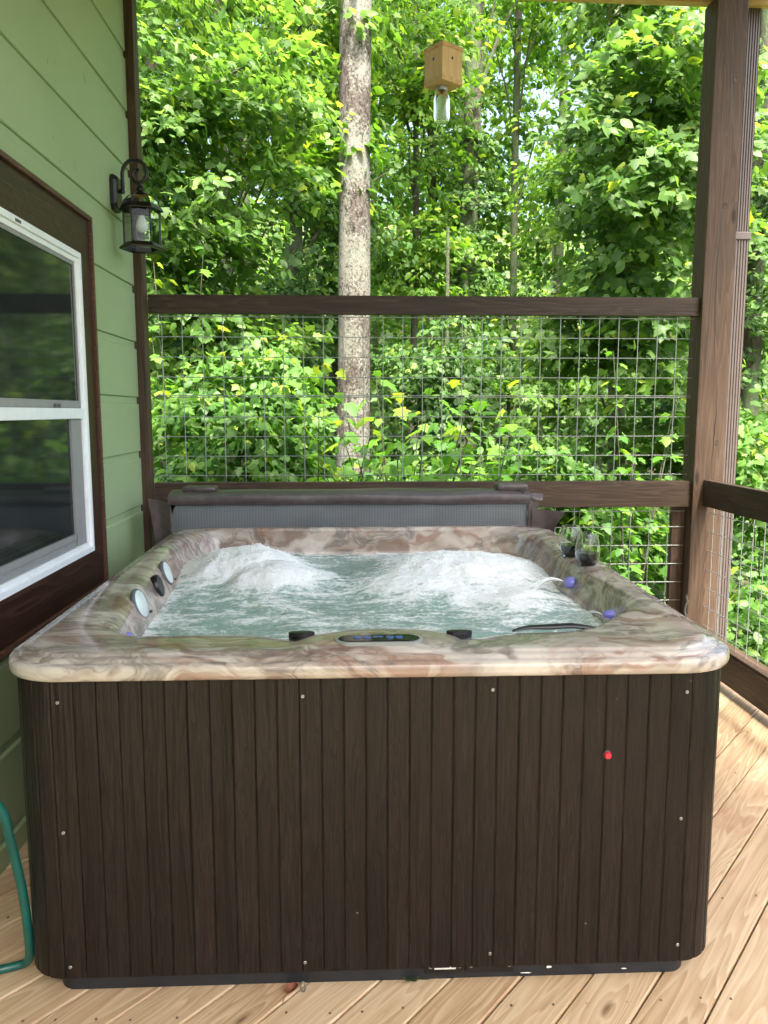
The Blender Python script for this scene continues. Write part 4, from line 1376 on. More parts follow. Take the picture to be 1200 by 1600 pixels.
MB().lathe([(0, -0.012), (0.010, -0.010), (0.013, 0), (0.010, 0.010), (0, 0.012)], 10, (WX + 0.045, 3.93, 2.512)).build('knuckle', M['lantern'], lan, (WX + 0.06, 3.93, 2.51), smooth=True)
lx, ly = LC.x, LC.y
HP = R(12)
MB().lathe([(0.0, 2.552), (0.010, 2.550), (0.011, 2.536), (0.017, 2.532), (0.020, 2.524), (0.017, 2.516), (0.026, 2.506), (0.040, 2.498), (0.0, 2.496)], 16, (lx, ly, 0)).build('finial_cap', M['lantern'], lan, (lx, ly, 2.52), smooth=True)
dome = [(0.036, 2.497), (0.060, 2.486), (0.078, 2.468), (0.086, 2.447)]
MB().lathe(dome, 6, (lx, ly, 0), ph=HP).build('dome_glass', M['pane'], lan, (lx, ly, 2.47))
dr = MB()
for q in range(6):
    a_ = HP + 2 * math.pi * q / 6
    dr.tube([(lx + r_ * math.cos(a_), ly + r_ * math.sin(a_), z_) for r_, z_ in dome], 0.0035, 6)
dr.build('dome_ribs', M['lantern'], lan, (lx, ly, 2.47), smooth=True)
MB().lathe([(0.082, 2.450), (0.089, 2.448), (0.102, 2.426), (0.100, 2.422), (0.080, 2.430)], 6, (lx, ly, 0), ph=HP, close=True).build('eave_ring', M['lantern'], lan, (lx, ly, 2.44))
br_ = 0.084; bb = 0.082
p0 = None
for q in range(6):
    a0_, a1_ = HP + 2 * math.pi * q / 6, HP + 2 * math.pi * (q + 1) / 6
    MB().tube([(lx + br_ * math.cos(a0_), ly + br_ * math.sin(a0_), 2.435), (lx + br_ * math.cos(a0_), ly + br_ * math.sin(a0_), 2.268)], 0.0042, 6).build('bar', M['lantern'], lan, (lx, ly, 2.35))
    r_ = br_ - 0.003
    A_ = Vector((lx + r_ * math.cos(a0_), ly + r_ * math.sin(a0_), 0)); B_ = Vector((lx + r_ * math.cos(a1_), ly + r_ * math.sin(a1_), 0))
    n_ = Vector((math.cos((a0_ + a1_) / 2), math.sin((a0_ + a1_) / 2), 0)) * 0.0015
    pv_ = [A_ - n_, B_ - n_, B_ + n_, A_ + n_]
    MB().add([(p.x, p.y, 2.268) for p in pv_] + [(p.x, p.y, 2.434) for p in pv_],
             [(0, 1, 5, 4), (1, 2, 6, 5), (2, 3, 7, 6), (3, 0, 4, 7)]).build('pane', M['pane'], lan, (lx, ly, 2.35))
MB().lathe([(0.076, 2.268), (0.088, 2.270), (0.108, 2.250), (0.106, 2.243), (0.076, 2.246)], 6, (lx, ly, 0), ph=HP, close=True).build('base_ring', M['lantern'], lan, (lx, ly, 2.26))
MB().lathe([(0.0, 2.430), (0.016, 2.430), (0.016, 2.405), (0.013, 2.400)], 12, (lx, ly, 0)).build('socket', M['lantern'], lan, (lx, ly, 2.42))
MB().lathe([(0.013, 2.402), (0.016, 2.392), (0.024, 2.372), (0.028, 2.352), (0.024, 2.335), (0.012, 2.325), (0, 2.323)], 18, (lx, ly, 0)).build('bulb', M['bulb'], lan, (lx, ly, 2.36), smooth=True)

# ------------------------------------------------------------------ bee trap
tx, ty = 0.462, 4.10
trap = empty('bee_trap', (tx, ty, 3.02), 'small wooden carpenter bee trap with a glass jar hanging overhead', 'bee trap')
def rbox(hx, hy, z0, z1, rot, c, bev=0.0015):
    mb_ = MB().box(-hx, hx, -hy, hy, z0, z1, bev)
    ca, sa_ = math.cos(rot), math.sin(rot)
    mb_.v = [(c[0] + x * ca - y * sa_, c[1] + x * sa_ + y * ca, z) for x, y, z in mb_.v]
    return mb_
TR = R(36)
rbox(0.0655, 0.0655, 3.098, 3.229, TR, (tx, ty)).build('box', M['pine'], trap, (tx, ty, 3.15))
rbox(0.069, 0.069, 3.2295, 3.249, TR, (tx, ty)).build('lid', M['pineX'], trap, (tx, ty, 3.24))
rbox(0.068, 0.068, 3.072, 3.0975, TR, (tx, ty)).build('floor_block', M['pineX'], trap, (tx, ty, 3.08))
for sd in (0, 1):
    ang = TR - math.pi / 2 - (math.pi / 2 if sd else 0) + (math.pi / 2 if False else 0)
    d_ = Vector((math.cos(ang), math.sin(ang), 0)); t_ = Vector((-math.sin(ang), math.cos(ang), 0))
    c_ = Vector((tx, ty, 3.185)) + d_ * 0.0659
    pts = [c_ + t_ * 0.0065 * math.cos(2 * math.pi * q / 14) + Vector((0, 0, 0.0075 * math.sin(2 * math.pi * q / 14))) for q in range(14)]
    pts2 = [p - d_ * 0.0012 for p in pts]
    MB().add(pts + pts2, [tuple(range(14))] + [(i, (i + 1) % 14, (i + 1) % 14 + 14, i + 14) for i in range(14)]).build('entry_hole', M['black'], trap, c_)
MB().lathe([(0.030, 3.0715), (0.030, 3.050), (0.028, 3.050), (0.028, 3.0715)], 20, (tx - 0.006, ty, 0), close=True).build('jar_ring', M['steel'], trap, (tx, ty, 3.06))
jo = [(0.028, 3.058), (0.029, 3.040), (0.038, 3.024), (0.042, 3.006), (0.042, 2.925), (0.036, 2.905), (0.0, 2.903)]
ji = [(0.0, 2.906), (0.034, 2.908), (0.0395, 2.927), (0.0395, 3.005), (0.036, 3.022), (0.027, 3.039), (0.026, 3.058)]
MB().lathe(jo + ji, 24, (tx - 0.006, ty, 0)).build('jar', M['jar'], trap, (tx, ty, 3.0), smooth=True)
MB().tube([(tx, ty, 3.249), (tx + 0.004, ty + 0.002, 3.40), (tx, ty, 4.0)], 0.0012, 5).build('hanger_wire', M['string'], trap, (tx, ty, 3.3))

# ------------------------------------------------------------------ hose, leaves, hook, chain
hpts = [(-1.09, 1.55, 1.02), (-1.02, 1.62, 0.86), (-0.93, 1.71, 0.69), (-0.852, 1.80, 0.537), (-0.842, 1.83, 0.435), (-0.838, 1.87, 0.275), (-0.842, 1.90, 0.13),
        (-0.853, 1.925, 0.055), (-0.872, 1.94, 0.022), (-0.905, 1.935, 0.014), (-0.95, 1.925, 0.014), (-1.0, 1.95, 0.014), (-1.06, 2.02, 0.014)]
def catmull(P, k=6):
    P = [Vector(p) for p in P]; out = []
    for i in range(len(P) - 1):
        a_, b_, c_, d_ = P[max(i - 1, 0)], P[i], P[i + 1], P[min(i + 2, len(P) - 1)]
        for j in range(k):
            t = j / k
            out.append(0.5 * ((2 * b_) + (c_ - a_) * t + (2 * a_ - 5 * b_ + 4 * c_ - d_) * t * t + (3 * b_ - a_ - 3 * c_ + d_) * t ** 3))
    return out + [P[-1]]
MB().tube(catmull(hpts), 0.0115, 12).build('garden_hose', M['hose'], None, (-0.9, 1.9, 0.2), smooth=True, label='dark green garden hose curling down beside the tub at lower left', category='hose')

def leaf_outline_lobed():
    half = [(0.16, -0.07), (0.40, -0.02), (0.30, 0.16), (0.58, 0.40), (0.30, 0.46), (0.26, 0.62)]
    return [(0, 0)] + half + [(0, 1.0)] + [(-x, y) for x, y in half[::-1]]
def single_leaf(name, mat, loc, size, rz, curl, outline, label, cat, stem=True):
    P = outline
    vs_ = []
    for (x, y) in P:
        vs_.append((x * size, (y - 0.4) * size, 0.004 + curl * size * (abs(x) ** 1.5 * 1.6 + (y - 0.4) ** 2 * 0.8)))
    c0 = (0, 0, 0.004)
    k = len(P)
    fs_ = [(k, i, (i + 1) % k) for i in range(k)]
    mb_ = MB().add(vs_ + [c0], fs_)
    mb_.add([(x, y, z - 0.0012) for x, y, z in vs_ + [c0]], [f[::-1] for f in fs_])
    b_ = 0
    for i in range(k):
        mb_.f.append((i, (i + 1) % k, (i + 1) % k + k + 1, i + k + 1))
    if stem:
        mb_.tube([(0, -0.4 * size, 0.004), (0.004, -0.7 * size, 0.004), (0.010, -0.95 * size, 0.003)], 0.0009, 5)
    return mb_.build(name, mat, None, loc, world=False, rot=(0, 0, rz), label=label, category=cat)
oval = [(0, 0), (0.22, 0.12), (0.34, 0.38), (0.30, 0.65), (0.14, 0.88), (0, 1.0), (-0.14, 0.88), (-0.30, 0.65), (-0.34, 0.38), (-0.22, 0.12)]
single_leaf('fallen_leaf', M['deadleaf'], (-0.163, 1.828, 0.0), 0.042, R(-40), 0.9, oval, 'curled reddish brown dead leaf on the deck by the tub base', 'leaf')
single_leaf('fallen_leaf', M['greenleaf'], (0.142, 1.866, 0.0), 0.055, R(70), 0.35, leaf_outline_lobed(), 'dark green fallen leaf on the deck against the tub base', 'leaf')
hk = [(-0.132 + 0.006 * math.cos(R(a_)), 1.828, 0.016 + 0.0135 * math.sin(R(a_))) for a_ in range(-80, 261, 20)]
MB().tube(hk, 0.0022, 6).build('metal_ring', M['screw'], None, (-0.132, 1.828, 0.01), smooth=True, label='small bright metal ring standing on the deck beside the dead leaf', category='ring')
ch = empty('hanging_chain', (1.90, 4.285, 0.42), 'short silver chain hanging low on the corner post', 'chain')
lk = None
for i in range(9):
    z = 0.425 - i * 0.0145
    p = []
    for a_ in range(0, 361, 30):
        u_, w_ = 0.0045 * math.cos(R(a_)), 0.0095 * math.sin(R(a_))
        p.append((1.906 + (u_ if i % 2 == 0 else 0) + 0.006 * math.sin(i * 0.9), 4.288 + (0 if i % 2 == 0 else u_), z + w_))
    MB().tube(p, 0.0016, 5, caps=False).build('chain_link', M['screw'], ch, (1.906, 4.288, z), smooth=True)

# ------------------------------------------------------------------ foliage
def tmpl(pts, center, fold=0.16, droop=0.18):
    V = np.array([(x, y, -fold * abs(x) - droop * y * y) for x, y in [center] + pts])
    k = len(pts)
    F = np.array([(0, 1 + i, 1 + (i + 1) % k) for i in range(k)])
    return V, F
STAR = tmpl(leaf_outline_lobed(), (0, 0.30))
MID = tmpl([(0, 0), (0.36, 0.02), (0.50, 0.42), (0.22, 0.58), (0, 1.0), (-0.22, 0.58), (-0.50, 0.42), (-0.36, 0.02)], (0, 0.35))
def tmpl_quad():
    V = np.array([(0, 0, 0), (0.42, 0.38, -0.08), (0, 1.0, -0.16), (-0.42, 0.38, -0.08)])
    return V, np.array([(0, 1, 2), (0, 2, 3)])
FAR = tmpl_quad()

OVAL = tmpl([(0, 0), (0.20, 0.10), (0.33, 0.36), (0.28, 0.66), (0.12, 0.88), (0, 1.0), (-0.12, 0.88), (-0.28, 0.66), (-0.33, 0.36), (-0.20, 0.10)], (0, 0.4), 0.25, 0.3)
STAR2 = tmpl(leaf_outline_lobed(), (0, 0.30), 0.38, 0.42)
STAR3 = tmpl([(x * 1.1, y * 0.92 + 0.05 * math.sin(9 * x)) for x, y in leaf_outline_lobed()], (0, 0.30), 0.02, -0.12)
MID2 = tmpl([(0, 0), (0.30, 0.06), (0.42, 0.36), (0.20, 0.66), (0, 1.0), (-0.24, 0.56), (-0.46, 0.36), (-0.36, 0.02)], (0, 0.35), 0.35, 0.4)
VARIANTS = {id(STAR): [STAR, STAR2, STAR3, OVAL], id(MID): [MID, MID2, OVAL]}

def leaves_mesh(name, P, T, Nn, S, template):
    vs_ = VARIANTS.get(id(template))
    if vs_ is None:
        return leaves_one(P, T, Nn, S, template)
    pick_ = rng.integers(0, len(vs_), len(P))
    VV, FF, b_ = [], [], 0
    for q, tp in enumerate(vs_):
        k_ = pick_ == q
        if k_.any():
            v_, f_ = leaves_one(P[k_], T[k_], Nn[k_], S[k_], tp)
            VV.append(v_); FF.append(f_ + b_); b_ += len(v_)
    return np.concatenate(VV), np.concatenate(FF)

def leaves_one(P, T, Nn, S, template):
    """P origins, T tip directions, Nn normals (approx), S sizes"""
    TV, TF = template
    T = T / (np.linalg.norm(T, axis=1)[:, None] + 1e-9)
    B = np.cross(T, Nn); B /= np.linalg.norm(B, axis=1)[:, None] + 1e-9
    Z = np.cross(B, T)
    wid = rng.uniform(0.85, 1.1, len(P))
    V = P[:, None] + S[:, None, None] * (TV[None, :, 0, None] * wid[:, None, None] * B[:, None] + TV[None, :, 1, None] * T[:, None] + TV[None, :, 2, None] * Z[:, None])
    F = TF[None] + (np.arange(len(P)) * len(TV))[:, None, None]
    return V.reshape(-1, 3), F.reshape(-1, 3)

def noise3(P, sc, seed):
    return np.array([mnoise.noise((p[0] * sc + seed, p[1] * sc, p[2] * sc - seed)) for p in P])

def spray_points(ells, axis_xy, dens_thr, seed, spl):
    """spray centres inside ellipsoids (cx,cy,cz,rx,ry,rz,count) with clumps and gaps"""
    C = []
    for (cx, cy, cz, rx, ry, rz, cnt) in ells:
        d = rng.normal(size=(cnt * 3, 3)); d /= np.linalg.norm(d, axis=1)[:, None]
        rad = rng.random(cnt * 3) ** 0.45
        p = d * rad[:, None] * np.array([rx, ry, rz]) + np.array([cx, cy, cz])
        keep = noise3(p, 1.15 / spl, seed) > dens_thr
        C.append(p[keep][:cnt])
    return np.concatenate(C)

def foliage(ells, trunk_xy, leaf, spl, per, template, seed, thr=-0.12, flat=0.55, ease=0.0):
    """leaf arrays: sprays are flat drooping fans of leaves pointing away from the stem"""
    C = spray_points(ells, trunk_xy, thr, seed, max(spl, 0.4))
    S_ = len(C)
    out = C[:, :2] - np.array(trunk_xy)[None]
    out = out / (np.linalg.norm(out, axis=1)[:, None] + 1e-6)
    ang = np.arctan2(out[:, 1], out[:, 0]) + rng.normal(0, 0.7, S_)
    U = np.column_stack([np.cos(ang), np.sin(ang), rng.normal(-0.12, 0.25, S_)])
    U /= np.linalg.norm(U, axis=1)[:, None]
    up = np.column_stack([rng.normal(0, 0.25, S_), rng.normal(0, 0.25, S_), np.ones(S_)]) + 0.45 * np.column_stack([np.cos(ang), np.sin(ang), np.zeros(S_)])
    W = np.cross(up, U); W /= np.linalg.norm(W, axis=1)[:, None]
    Z = np.cross(U, W)
    t = rng.random((S_, per)); sd = rng.normal(0, 0.33, (S_, per))
    P = C[:, None] + (U[:, None] * ((t - 0.4) * spl)[..., None]) + W[:, None] * (sd * spl * (1.05 - 0.6 * t))[..., None] + Z[:, None] * (rng.normal(0, 0.07, (S_, per)) * spl)[..., None]
    P[..., 2] -= 0.25 * spl * (t ** 2)
    T = U[:, None] * 0.7 + W[:, None] * (np.sign(sd) * 0.8)[..., None] + rng.normal(0, 0.35, (S_, per, 3))
    T[..., 2] -= 0.35
    Nn = Z[:, None] * flat + rng.normal(0, 0.30, (S_, per, 3)) + U[:, None] * 0.35
    sz = leaf * rng.uniform(0.45, 1.15, (S_, per))
    V, F = leaves_mesh('l', P.reshape(-1, 3), T.reshape(-1, 3), Nn.reshape(-1, 3), sz.ravel(), template)
    return V, F, C

def trunk_mb(path, r0, r1, n=14, rough=0.05, flare=True, seed=0):
    P = catmull(path, 8)
    L_ = len(P)
    mb_ = MB()
    rads = []
    for i in range(L_):
        t = i / (L_ - 1)
        r_ = r0 + (r1 - r0) * t
        if flare:
            r_ *= 1 + 0.35 * math.exp(-t * 14)
        rads.append(r_)
    mb_.tube(P, rads, n)
    vs_ = []
    for (x, y, z) in mb_.v:
        k = mnoise.noise((x * 7 + seed, y * 7, z * 1.6)) * rough + mnoise.noise((x * 22, y * 22 + seed, z * 6)) * rough * 0.5
        ax_ = min(range(0, L_), key=lambda q: abs(P[q].z - z))
        c_ = P[ax_]
        vs_.append((c_.x + (x - c_.x) * (1 + k), c_.y + (y - c_.y) * (1 + k), z))
    mb_.v = vs_
    return mb_, P

def tree(name, label, x, y, trunk, ells, leafmat, bark, leaf=0.12, spl=0.5, per=22, template=MID, seed=1, thr=-0.12, branches=10,
         group=None, lean=(0, 0), cat='tree', top=None, trunk_n=14):
    """trunk=(r_base, r_top, height)"""
    z0 = float(ground_z(x, y)) - 0.15
    t = empty(name, (x, y, z0), label, cat, group)
    r0, r1, h = trunk
    if template is not FAR:
        leaf, per = leaf * 0.80, int(per * 1.75)
    else:
        leaf, per = leaf * 0.85, int(per * 1.4)
    path = [(x + lean[0] * q + 0.05 * h * 0.12 * mnoise.noise((q * 3, seed, 1)), y + lean[1] * q, z0 + h * q) for q in (0, 0.2, 0.4, 0.6, 0.8, 1.0)]
    tb, P = trunk_mb(path, r0, r1, trunk_n, seed=seed)
    tb.build('trunk', bark, t, smooth=True)
    if not ells:
        return t
    V, F, C = foliage(ells, (x + lean[0] * 0.5, y + lean[1] * 0.5), leaf, spl, per, template, seed, thr)
    org_ = np.array(ORG[t.name])
    link_mesh('crown', np_mesh('crown', V - org_, F), leafmat, t, ORG[t.name])
    if branches:
        sel = rng.choice(len(C), min(branches, len(C)), replace=False)
        for q in sel:
            e = Vector(C[q])
            hz_ = min(max((e.z - z0) * 0.72, 0.3), h * 0.97)
            b0_ = min(P, key=lambda p: abs(p.z - (z0 + hz_)))
            m1 = b0_.lerp(e, 0.35) + Vector((0, 0, 0.10 * (e - b0_).length))
            m2 = b0_.lerp(e, 0.7) + Vector((random.uniform(-.1, .1), random.uniform(-.1, .1), 0.08 * (e - b0_).length))
            rr0 = min(r0 * 0.32, 0.008 + 0.011 * (e - b0_).length)
            pts = catmull([b0_, m1, m2, e], 4)
            MB().tube(pts, [rr0 * (1 - 0.8 * i / (len(pts) - 1)) for i in range(len(pts))], 6).build('branch', bark, t, smooth=True)
    return t

GRP = 'forest trees behind the deck'
# the pale trunk straight behind the tub
tree('pale_tree', 'pale lichen-flecked straight trunk rising behind the middle of the deck', -0.01, 8.2, (0.165, 0.145, 13.0),
     [(0.1, 8.4, 11.5, 3.0, 2.6, 2.4, 260)], M['leafA'], M['barkpale'], 0.14, 0.7, 26, FAR, 2, branches=8, group=GRP, trunk_n=28, lean=(0.16, 0.0))
# maples at left
tree('maple_tree', 'leafy maple at left whose foliage hangs beside the wall lantern', -2.5, 7.6, (0.11, 0.05, 7.5),
     [(-1.35, 7.2, 4.1, 1.15, 0.8, 1.35, 150), (-1.5, 7.4, 2.4, 1.0, 0.7, 0.9, 90), (-1.9, 8.2, 5.6, 1.2, 1.0, 1.0, 60)], M['leafA'], M['barkdark'], 0.125, 0.55, 26, STAR, 3, branches=14, group=GRP)
tree('maple_sapling', 'dense young maple behind the left half of the wire railing', -1.0, 6.9, (0.035, 0.012, 2.9),
     [(-0.95, 6.7, 1.35, 0.75, 0.6, 0.75, 95), (-0.5, 6.9, 0.6, 0.7, 0.5, 0.5, 50)], M['leafS'], M['barkdark'], 0.115, 0.45, 24, STAR, 4, branches=10, group=GRP)
tree('maple_tree', 'dark ivy-wrapped tree left of the pale trunk', -0.72, 10.2, (0.12, 0.09, 11.0),
     [(-0.72, 10.2, 3.0, 0.35, 0.35, 2.6, 70), (-0.9, 10.4, 6.3, 1.5, 1.0, 1.6, 90), (-0.2, 10.6, 4.0, 0.9, 0.8, 1.5, 60)], M['leafC'], M['barkdark'], 0.13, 0.55, 24, MID, 5, branches=10, group=GRP)
tree('poplar_tree', 'yellow-green tulip poplar branch hanging in at the upper left', -1.4, 9.0, (0.07, 0.03, 8.0),
     [(-0.55, 8.4, 4.3, 0.75, 0.5, 0.75, 46), (-0.3, 8.6, 5.6, 0.7, 0.5, 0.5, 30)], M['leafB'], M['barkdark'], 0.15, 0.6, 18, STAR, 6, branches=8, group=GRP)
# maple at right
tree('maple_tree', 'large-leaved maple filling the space left of the corner post', 2.75, 8.0, (0.10, 0.05, 7.2),
     [(2.75, 7.3, 3.9, 0.85, 0.7, 1.45, 150), (2.5, 7.1, 2.2, 0.75, 0.6, 0.75, 75), (2.35, 7.3, 5.2, 0.6, 0.6, 0.7, 40), (3.1, 7.4, 1.0, 0.7, 0.6, 0.8, 60), (2.55, 6.45, 3.5, 0.75, 0.35, 1.4, 70)], M['leafA'], M['barkgrey'], 0.135, 0.52, 22, STAR, 7, branches=16, group=GRP, lean=(-0.1, 0))
tree('maple_sapling', 'low bright maple thicket behind the right half of the wire railing', 1.75, 7.2, (0.03, 0.012, 2.2),
     [(1.75, 7.0, 0.75, 0.7, 0.5, 0.55, 60), (2.3, 6.9, 0.3, 0.7, 0.5, 0.5, 50)], M['leafS'], M['barkdark'], 0.12, 0.42, 22, STAR, 8, branches=8, group=GRP)
# middle distance
tree('ivy_tree', 'dark ivy-covered trunk right of the bee trap', 1.92, 13.0, (0.15, 0.11, 14.0),
     [(1.92, 13.0, 3.4, 0.30, 0.30, 4.6, 95), (2.2, 13.4, 9.6, 2.0, 1.6, 1.6, 90)], M['leafC'], M['barkdark'], 0.13, 0.5, 22, MID, 9, branches=8, group=GRP)
tree('forest_tree', 'slim dark trunk between the ivy trunk and the right maple', 2.95, 14.5, (0.07, 0.05, 13.0),
     [(3.2, 14.5, 8.2, 1.5, 1.4, 2.6, 90), (2.5, 14.2, 2.6, 0.9, 0.8, 0.9, 40)], M['leafB'], M['barkdark'], 0.15, 0.6, 20, MID, 10, branches=8, group=GRP)
tree('forest_tree', 'leafy tree spreading behind the bee trap', 0.95, 12.0, (0.06, 0.03, 9.0),
     [(0.85, 11.6, 6.3, 1.2, 1.0, 1.5, 120), (1.1, 11.9, 3.9, 0.9, 0.8, 0.9, 60)], M['leafB'], M['barkdark'], 0.14, 0.55, 22, MID, 12, branches=10, group=GRP)
tree('forest_tree', 'dark green understory tree low between the two trunks', 1.25, 10.4, (0.05, 0.02, 4.0),
     [(1.25, 10.2, 1.9, 0.95, 0.8, 0.85, 90), (0.9, 10.0, 0.8, 0.9, 0.7, 0.6, 60)], M['leafC'], M['barkdark'], 0.12, 0.5, 22, MID, 13, branches=6, group=GRP)
tree('forest_tree', 'tree with dark foliage outside the corner post at far right', 5.1, 10.0, (0.12, 0.08, 11.0),
     [(5.0, 9.8, 3.6, 0.8, 0.8, 2.2, 120), (4.8, 9.4, 0.6, 0.9, 0.8, 1.0, 80), (5.3, 10.5, 7.2, 1.0, 1.0, 1.0, 40)], M['leafC'], M['barkdark'], 0.12, 0.5, 22, MID, 14, branches=10, group=GRP)
tree('maple_sapling', 'pale leafy bush beyond the side railing at lower right', 4.0, 7.0, (0.03, 0.012, 2.2),
     [(3.95, 6.8, 0.9, 0.6, 0.5, 0.7, 50), (3.5, 6.2, -0.3, 0.8, 0.6, 0.5, 50)], M['leafS'], M['barkdark'], 0.12, 0.42, 22, STAR, 15, branches=6, group=GRP)
tree('forest_tree', 'tall leafy tree behind the left maples', -2.9, 12.5, (0.13, 0.09, 13.0),
     [(-2.4, 12.0, 6.2, 1.6, 1.3, 3.0, 190), (-2.0, 11.6, 2.4, 1.4, 1.0, 1.4, 100)], M['leafC'], M['barkdark'], 0.15, 0.6, 22, MID, 16, branches=10, group=GRP)
tree('forest_tree', 'bright leafy tree behind the pale trunk', -0.3, 14.5, (0.10, 0.07, 12.0),
     [(-0.3, 14.3, 7.6, 1.8, 1.2, 2.2, 130), (-0.1, 14.0, 3.6, 1.3, 1.0, 1.5, 80)], M['leafA'], M['barkdark'], 0.16, 0.65, 22, MID, 17, branches=8, group=GRP)
tree('forest_tree', 'leafy tree behind the right maple', 4.3, 13.5, (0.12, 0.08, 13.0),
     [(4.2, 13.2, 4.8, 1.5, 1.2, 2.6, 130), (3.6, 12.6, 1.8, 1.2, 1.0, 1.2, 80), (4.5, 13.5, 9.0, 1.4, 1.2, 1.4, 50)], M['leafA'], M['barkgrey'], 0.15, 0.6, 22, MID, 18, branches=8, group=GRP)

tree('forest_tree', 'broad leafy tree far behind the bee trap', 1.7, 17.0, (0.09, 0.05, 13.0),
     [(1.6, 16.6, 8.2, 2.2, 1.2, 2.6, 170), (2.6, 16.8, 5.4, 1.6, 1.0, 1.8, 90)], M['leafA'], M['barkdark'], 0.17, 0.65, 20, MID, 31, branches=6, group=GRP)

# saplings whose big leaves can be picked out one by one
def big_leaf_mesh():
    TV, TF = STAR
    me_ = np_mesh('leaf', TV, TF)
    return me_
BL = big_leaf_mesh()
BL.materials.append(M['leafS'])
lm2 = [leaf_mat('young leaf %s' % w, c, c, c, c, 0.05, 0.45) for w, c in (('green', (0.10, 0.23, 0.035)), ('bright', (0.16, 0.32, 0.045)), ('lime', (0.28, 0.40, 0.045)), ('mid', (0.075, 0.19, 0.035)))]
BLs = []
for m_ in lm2:
    b_ = BL.copy(); b_.materials.clear(); b_.materials.append(m_); BLs.append(b_)
def big_sapling(label, x, y, h, stems, per, size, seed, spread=0.5):
    rs = random.Random(seed)
    z0 = float(ground_z(x, y)) - 0.05
    t = empty('poplar_sapling', (x, y, z0), label, 'sapling', 'big-leaved saplings beyond the railing')
    for k in range(stems):
        ex, ey, ez = x + rs.uniform(-spread, spread), y + rs.uniform(-spread * 0.6, spread * 0.4), z0 + h * rs.uniform(0.66, 1.0)
        pts = catmull([(x, y, z0), (x * 0.6 + ex * 0.4, y * 0.6 + ey * 0.4, z0 + (ez - z0) * 0.5), (ex, ey, ez)], 8)
        MB().tube(pts, [0.012 * (1 - 0.75 * i / (len(pts) - 1)) for i in range(len(pts))], 6).build('stem', M['barkdark'], t, smooth=True)
        for j in range(per):
            u = 0.35 + 0.65 * j / (per - 1)
            p = pts[min(int(u * (len(pts) - 1)), len(pts) - 1)]
            a_ = j * 2.4 + rs.uniform(-0.4, 0.4)
            d_ = Vector((math.cos(a_), math.sin(a_), rs.uniform(-0.1, 0.45)))
            pet = 0.5 * size * rs.uniform(0.5, 1.2)
            tip = Vector((d_.x, d_.y, d_.z - rs.uniform(0.3, 1.0))).normalized()
            nrm = (Vector((0, 0, 1)) + d_ * 0.5 + Vector((rs.uniform(-.3, .3), rs.uniform(-.6, .1), rs.uniform(-.2, .2)))).normalized()
            b_ = tip.cross(nrm).normalized(); n2 = b_.cross(tip)
            mt = Matrix((b_, tip, n2)).transposed()
            s_ = size * rs.uniform(0.6, 1.15) * (1.05 - 0.35 * u)
            lc = p + d_ * pet
            o = bpy.data.objects.new('leaf', BLs[2 if (u > 0.93 and rs.random() < 0.4) else rs.choice((0, 0, 1, 3))])
            col.objects.link(o)
            o.parent = t
            o.location = lc - Vector((x, y, z0))
            o.rotation_euler = mt.to_euler()
            o.scale = (s_, s_, s_)
    return t
big_sapling('bright big-leaved sapling at the foot of the pale trunk', 0.42, 6.4, 2.70, 15, 20, 0.20, 1, 0.70)
big_sapling('big-leaved sapling right of the pale trunk, reaching the middle wires', 1.05, 6.7, 2.65, 9, 20, 0.18, 9, 0.55)
big_sapling('low big-leaved sapling in front of the pale trunk base, left side', -0.30, 6.3, 2.35, 9, 18, 0.15, 2, 0.6)
big_sapling('yellow-tipped sapling beside the wall lantern', -1.45, 6.6, 3.75, 5, 22, 0.13, 3, 0.35)
big_sapling('lime-tipped sapling under the right maple', 2.35, 6.4, 2.9, 6, 20, 0.14, 4, 0.45)
big_sapling('leafy sapling seen below the middle rail beside the wine glasses', 1.75, 6.2, 1.75, 6, 16, 0.15, 5, 0.45)
big_sapling('light green sapling outside the side railing', 3.6, 6.6, 2.4, 5, 18, 0.14, 6, 0.4)

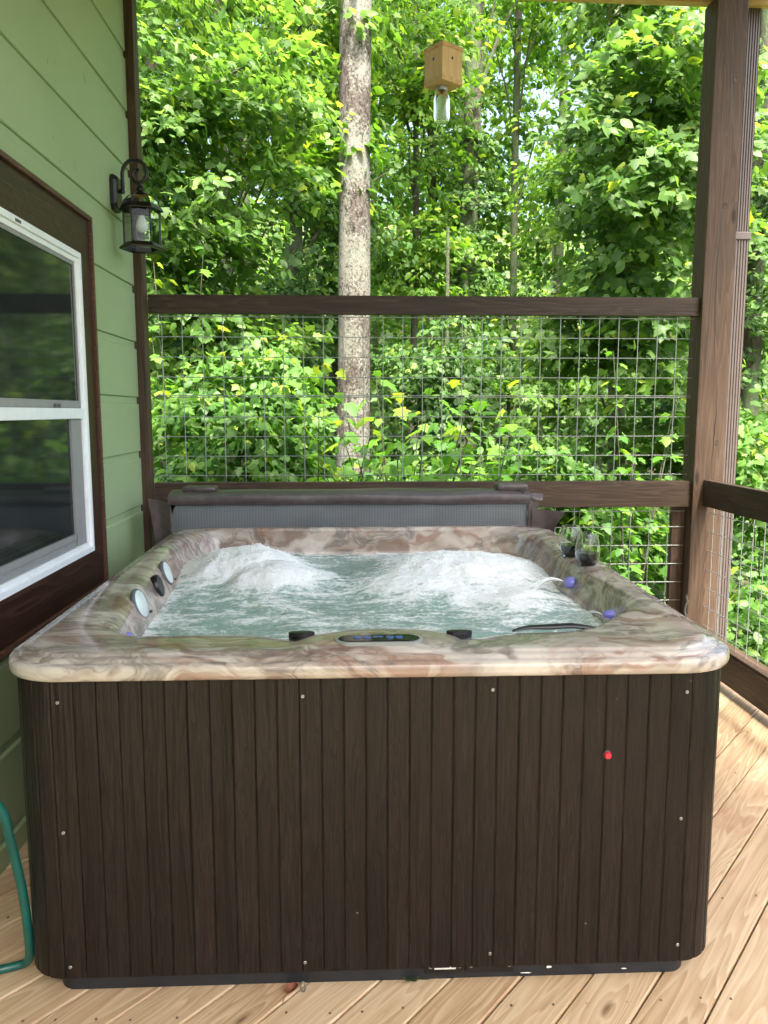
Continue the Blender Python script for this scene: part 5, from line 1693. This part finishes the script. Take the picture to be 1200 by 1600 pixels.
# deep forest: slender trees, one of a kind after another
deep = [(-6.5, 19), (-4.2, 22), (-2.3, 18), (-1.0, 24), (0.6, 20), (1.6, 26), (2.6, 19), (3.6, 24), (4.8, 18.5), (5.9, 23), (7.2, 19), (8.6, 25), (-7.5, 27), (0.2, 31), (4.4, 31), (9.8, 20),
        (-4.5, 15.5), (6.8, 14.5), (9.0, 15.0), (-9.5, 21), (11.5, 24)]
for i, (x, y) in enumerate(deep):
    gz = float(ground_z(x, y))
    hh = random.uniform(13, 19)
    sx = 1.5 + 0.04 * y
    el_ = [(x + random.uniform(-.5, .5), y, gz + hh * 0.74, sx * 1.2, sx, hh * 0.22, 62), (x + random.uniform(-.8, .8), y - 0.4, gz + hh * 0.32, sx, sx * 0.8, hh * 0.16, 34), (x, y, gz + 1.3, sx, sx, 1.2, 22)]
    tree('forest_tree', 'slender %s-barked tree with %s leaves standing deep in the forest' % (('dark', 'grey')[i % 2], ('mid-green', 'yellow-green', 'deep green')[i % 3]), x, y, (random.uniform(0.07, 0.15), 0.05, hh), el_,
         M[('leafA', 'leafB', 'leafC')[i % 3]], M[('barkdark', 'barkgrey')[i % 2]], 0.24, 1.0, 20, FAR, 40 + i, thr=-0.05, branches=0, group='slender trees deep in the forest', trunk_n=8)

# undergrowth on the slope
def undergrowth(n_, x0, x1, y0, y1, h, leaf, name, mat, seed, template=FAR):
    X = rng.uniform(x0, x1, n_); Y = y0 + (y1 - y0) * rng.random(n_) ** 1.4
    c_ = np.array([mnoise.noise((a * 0.55 + seed, b * 0.55, seed)) for a, b in zip(X, Y)])
    keep = c_ > -0.22
    X, Y, c_ = X[keep], Y[keep], c_[keep]
    Zp = ground_z(X, Y) + rng.random(len(X)) * h * (0.25 + np.clip(c_ + 0.25, 0, 1) * 1.4)
    P = np.column_stack([X, Y, Zp])
    T = rng.normal(0, 1, (len(X), 3)); T[:, 2] = T[:, 2] * 0.35 - 0.25
    Nn = np.column_stack([rng.normal(0, 0.35, len(X)), rng.normal(-0.35, 0.35, len(X)), np.ones(len(X))])
    V, F = leaves_mesh('u', P, T, Nn, leaf * rng.uniform(0.6, 1.3, len(X)), template)
    return link_mesh(name, np_mesh(name, V, F), mat, kind='stuff')
undergrowth(30000, -6, 9, 4.9, 17, 1.0, 0.105, 'undergrowth', M['leafC'], 1.0, MID)
undergrowth(26000, -16, 22, 14, 44, 2.8, 0.22, 'undergrowth', M['leafA'], 5.0)
undergrowth(9000, -24, 30, 40, 75, 6.5, 0.55, 'far_wood', M['leafB'], 9.0)
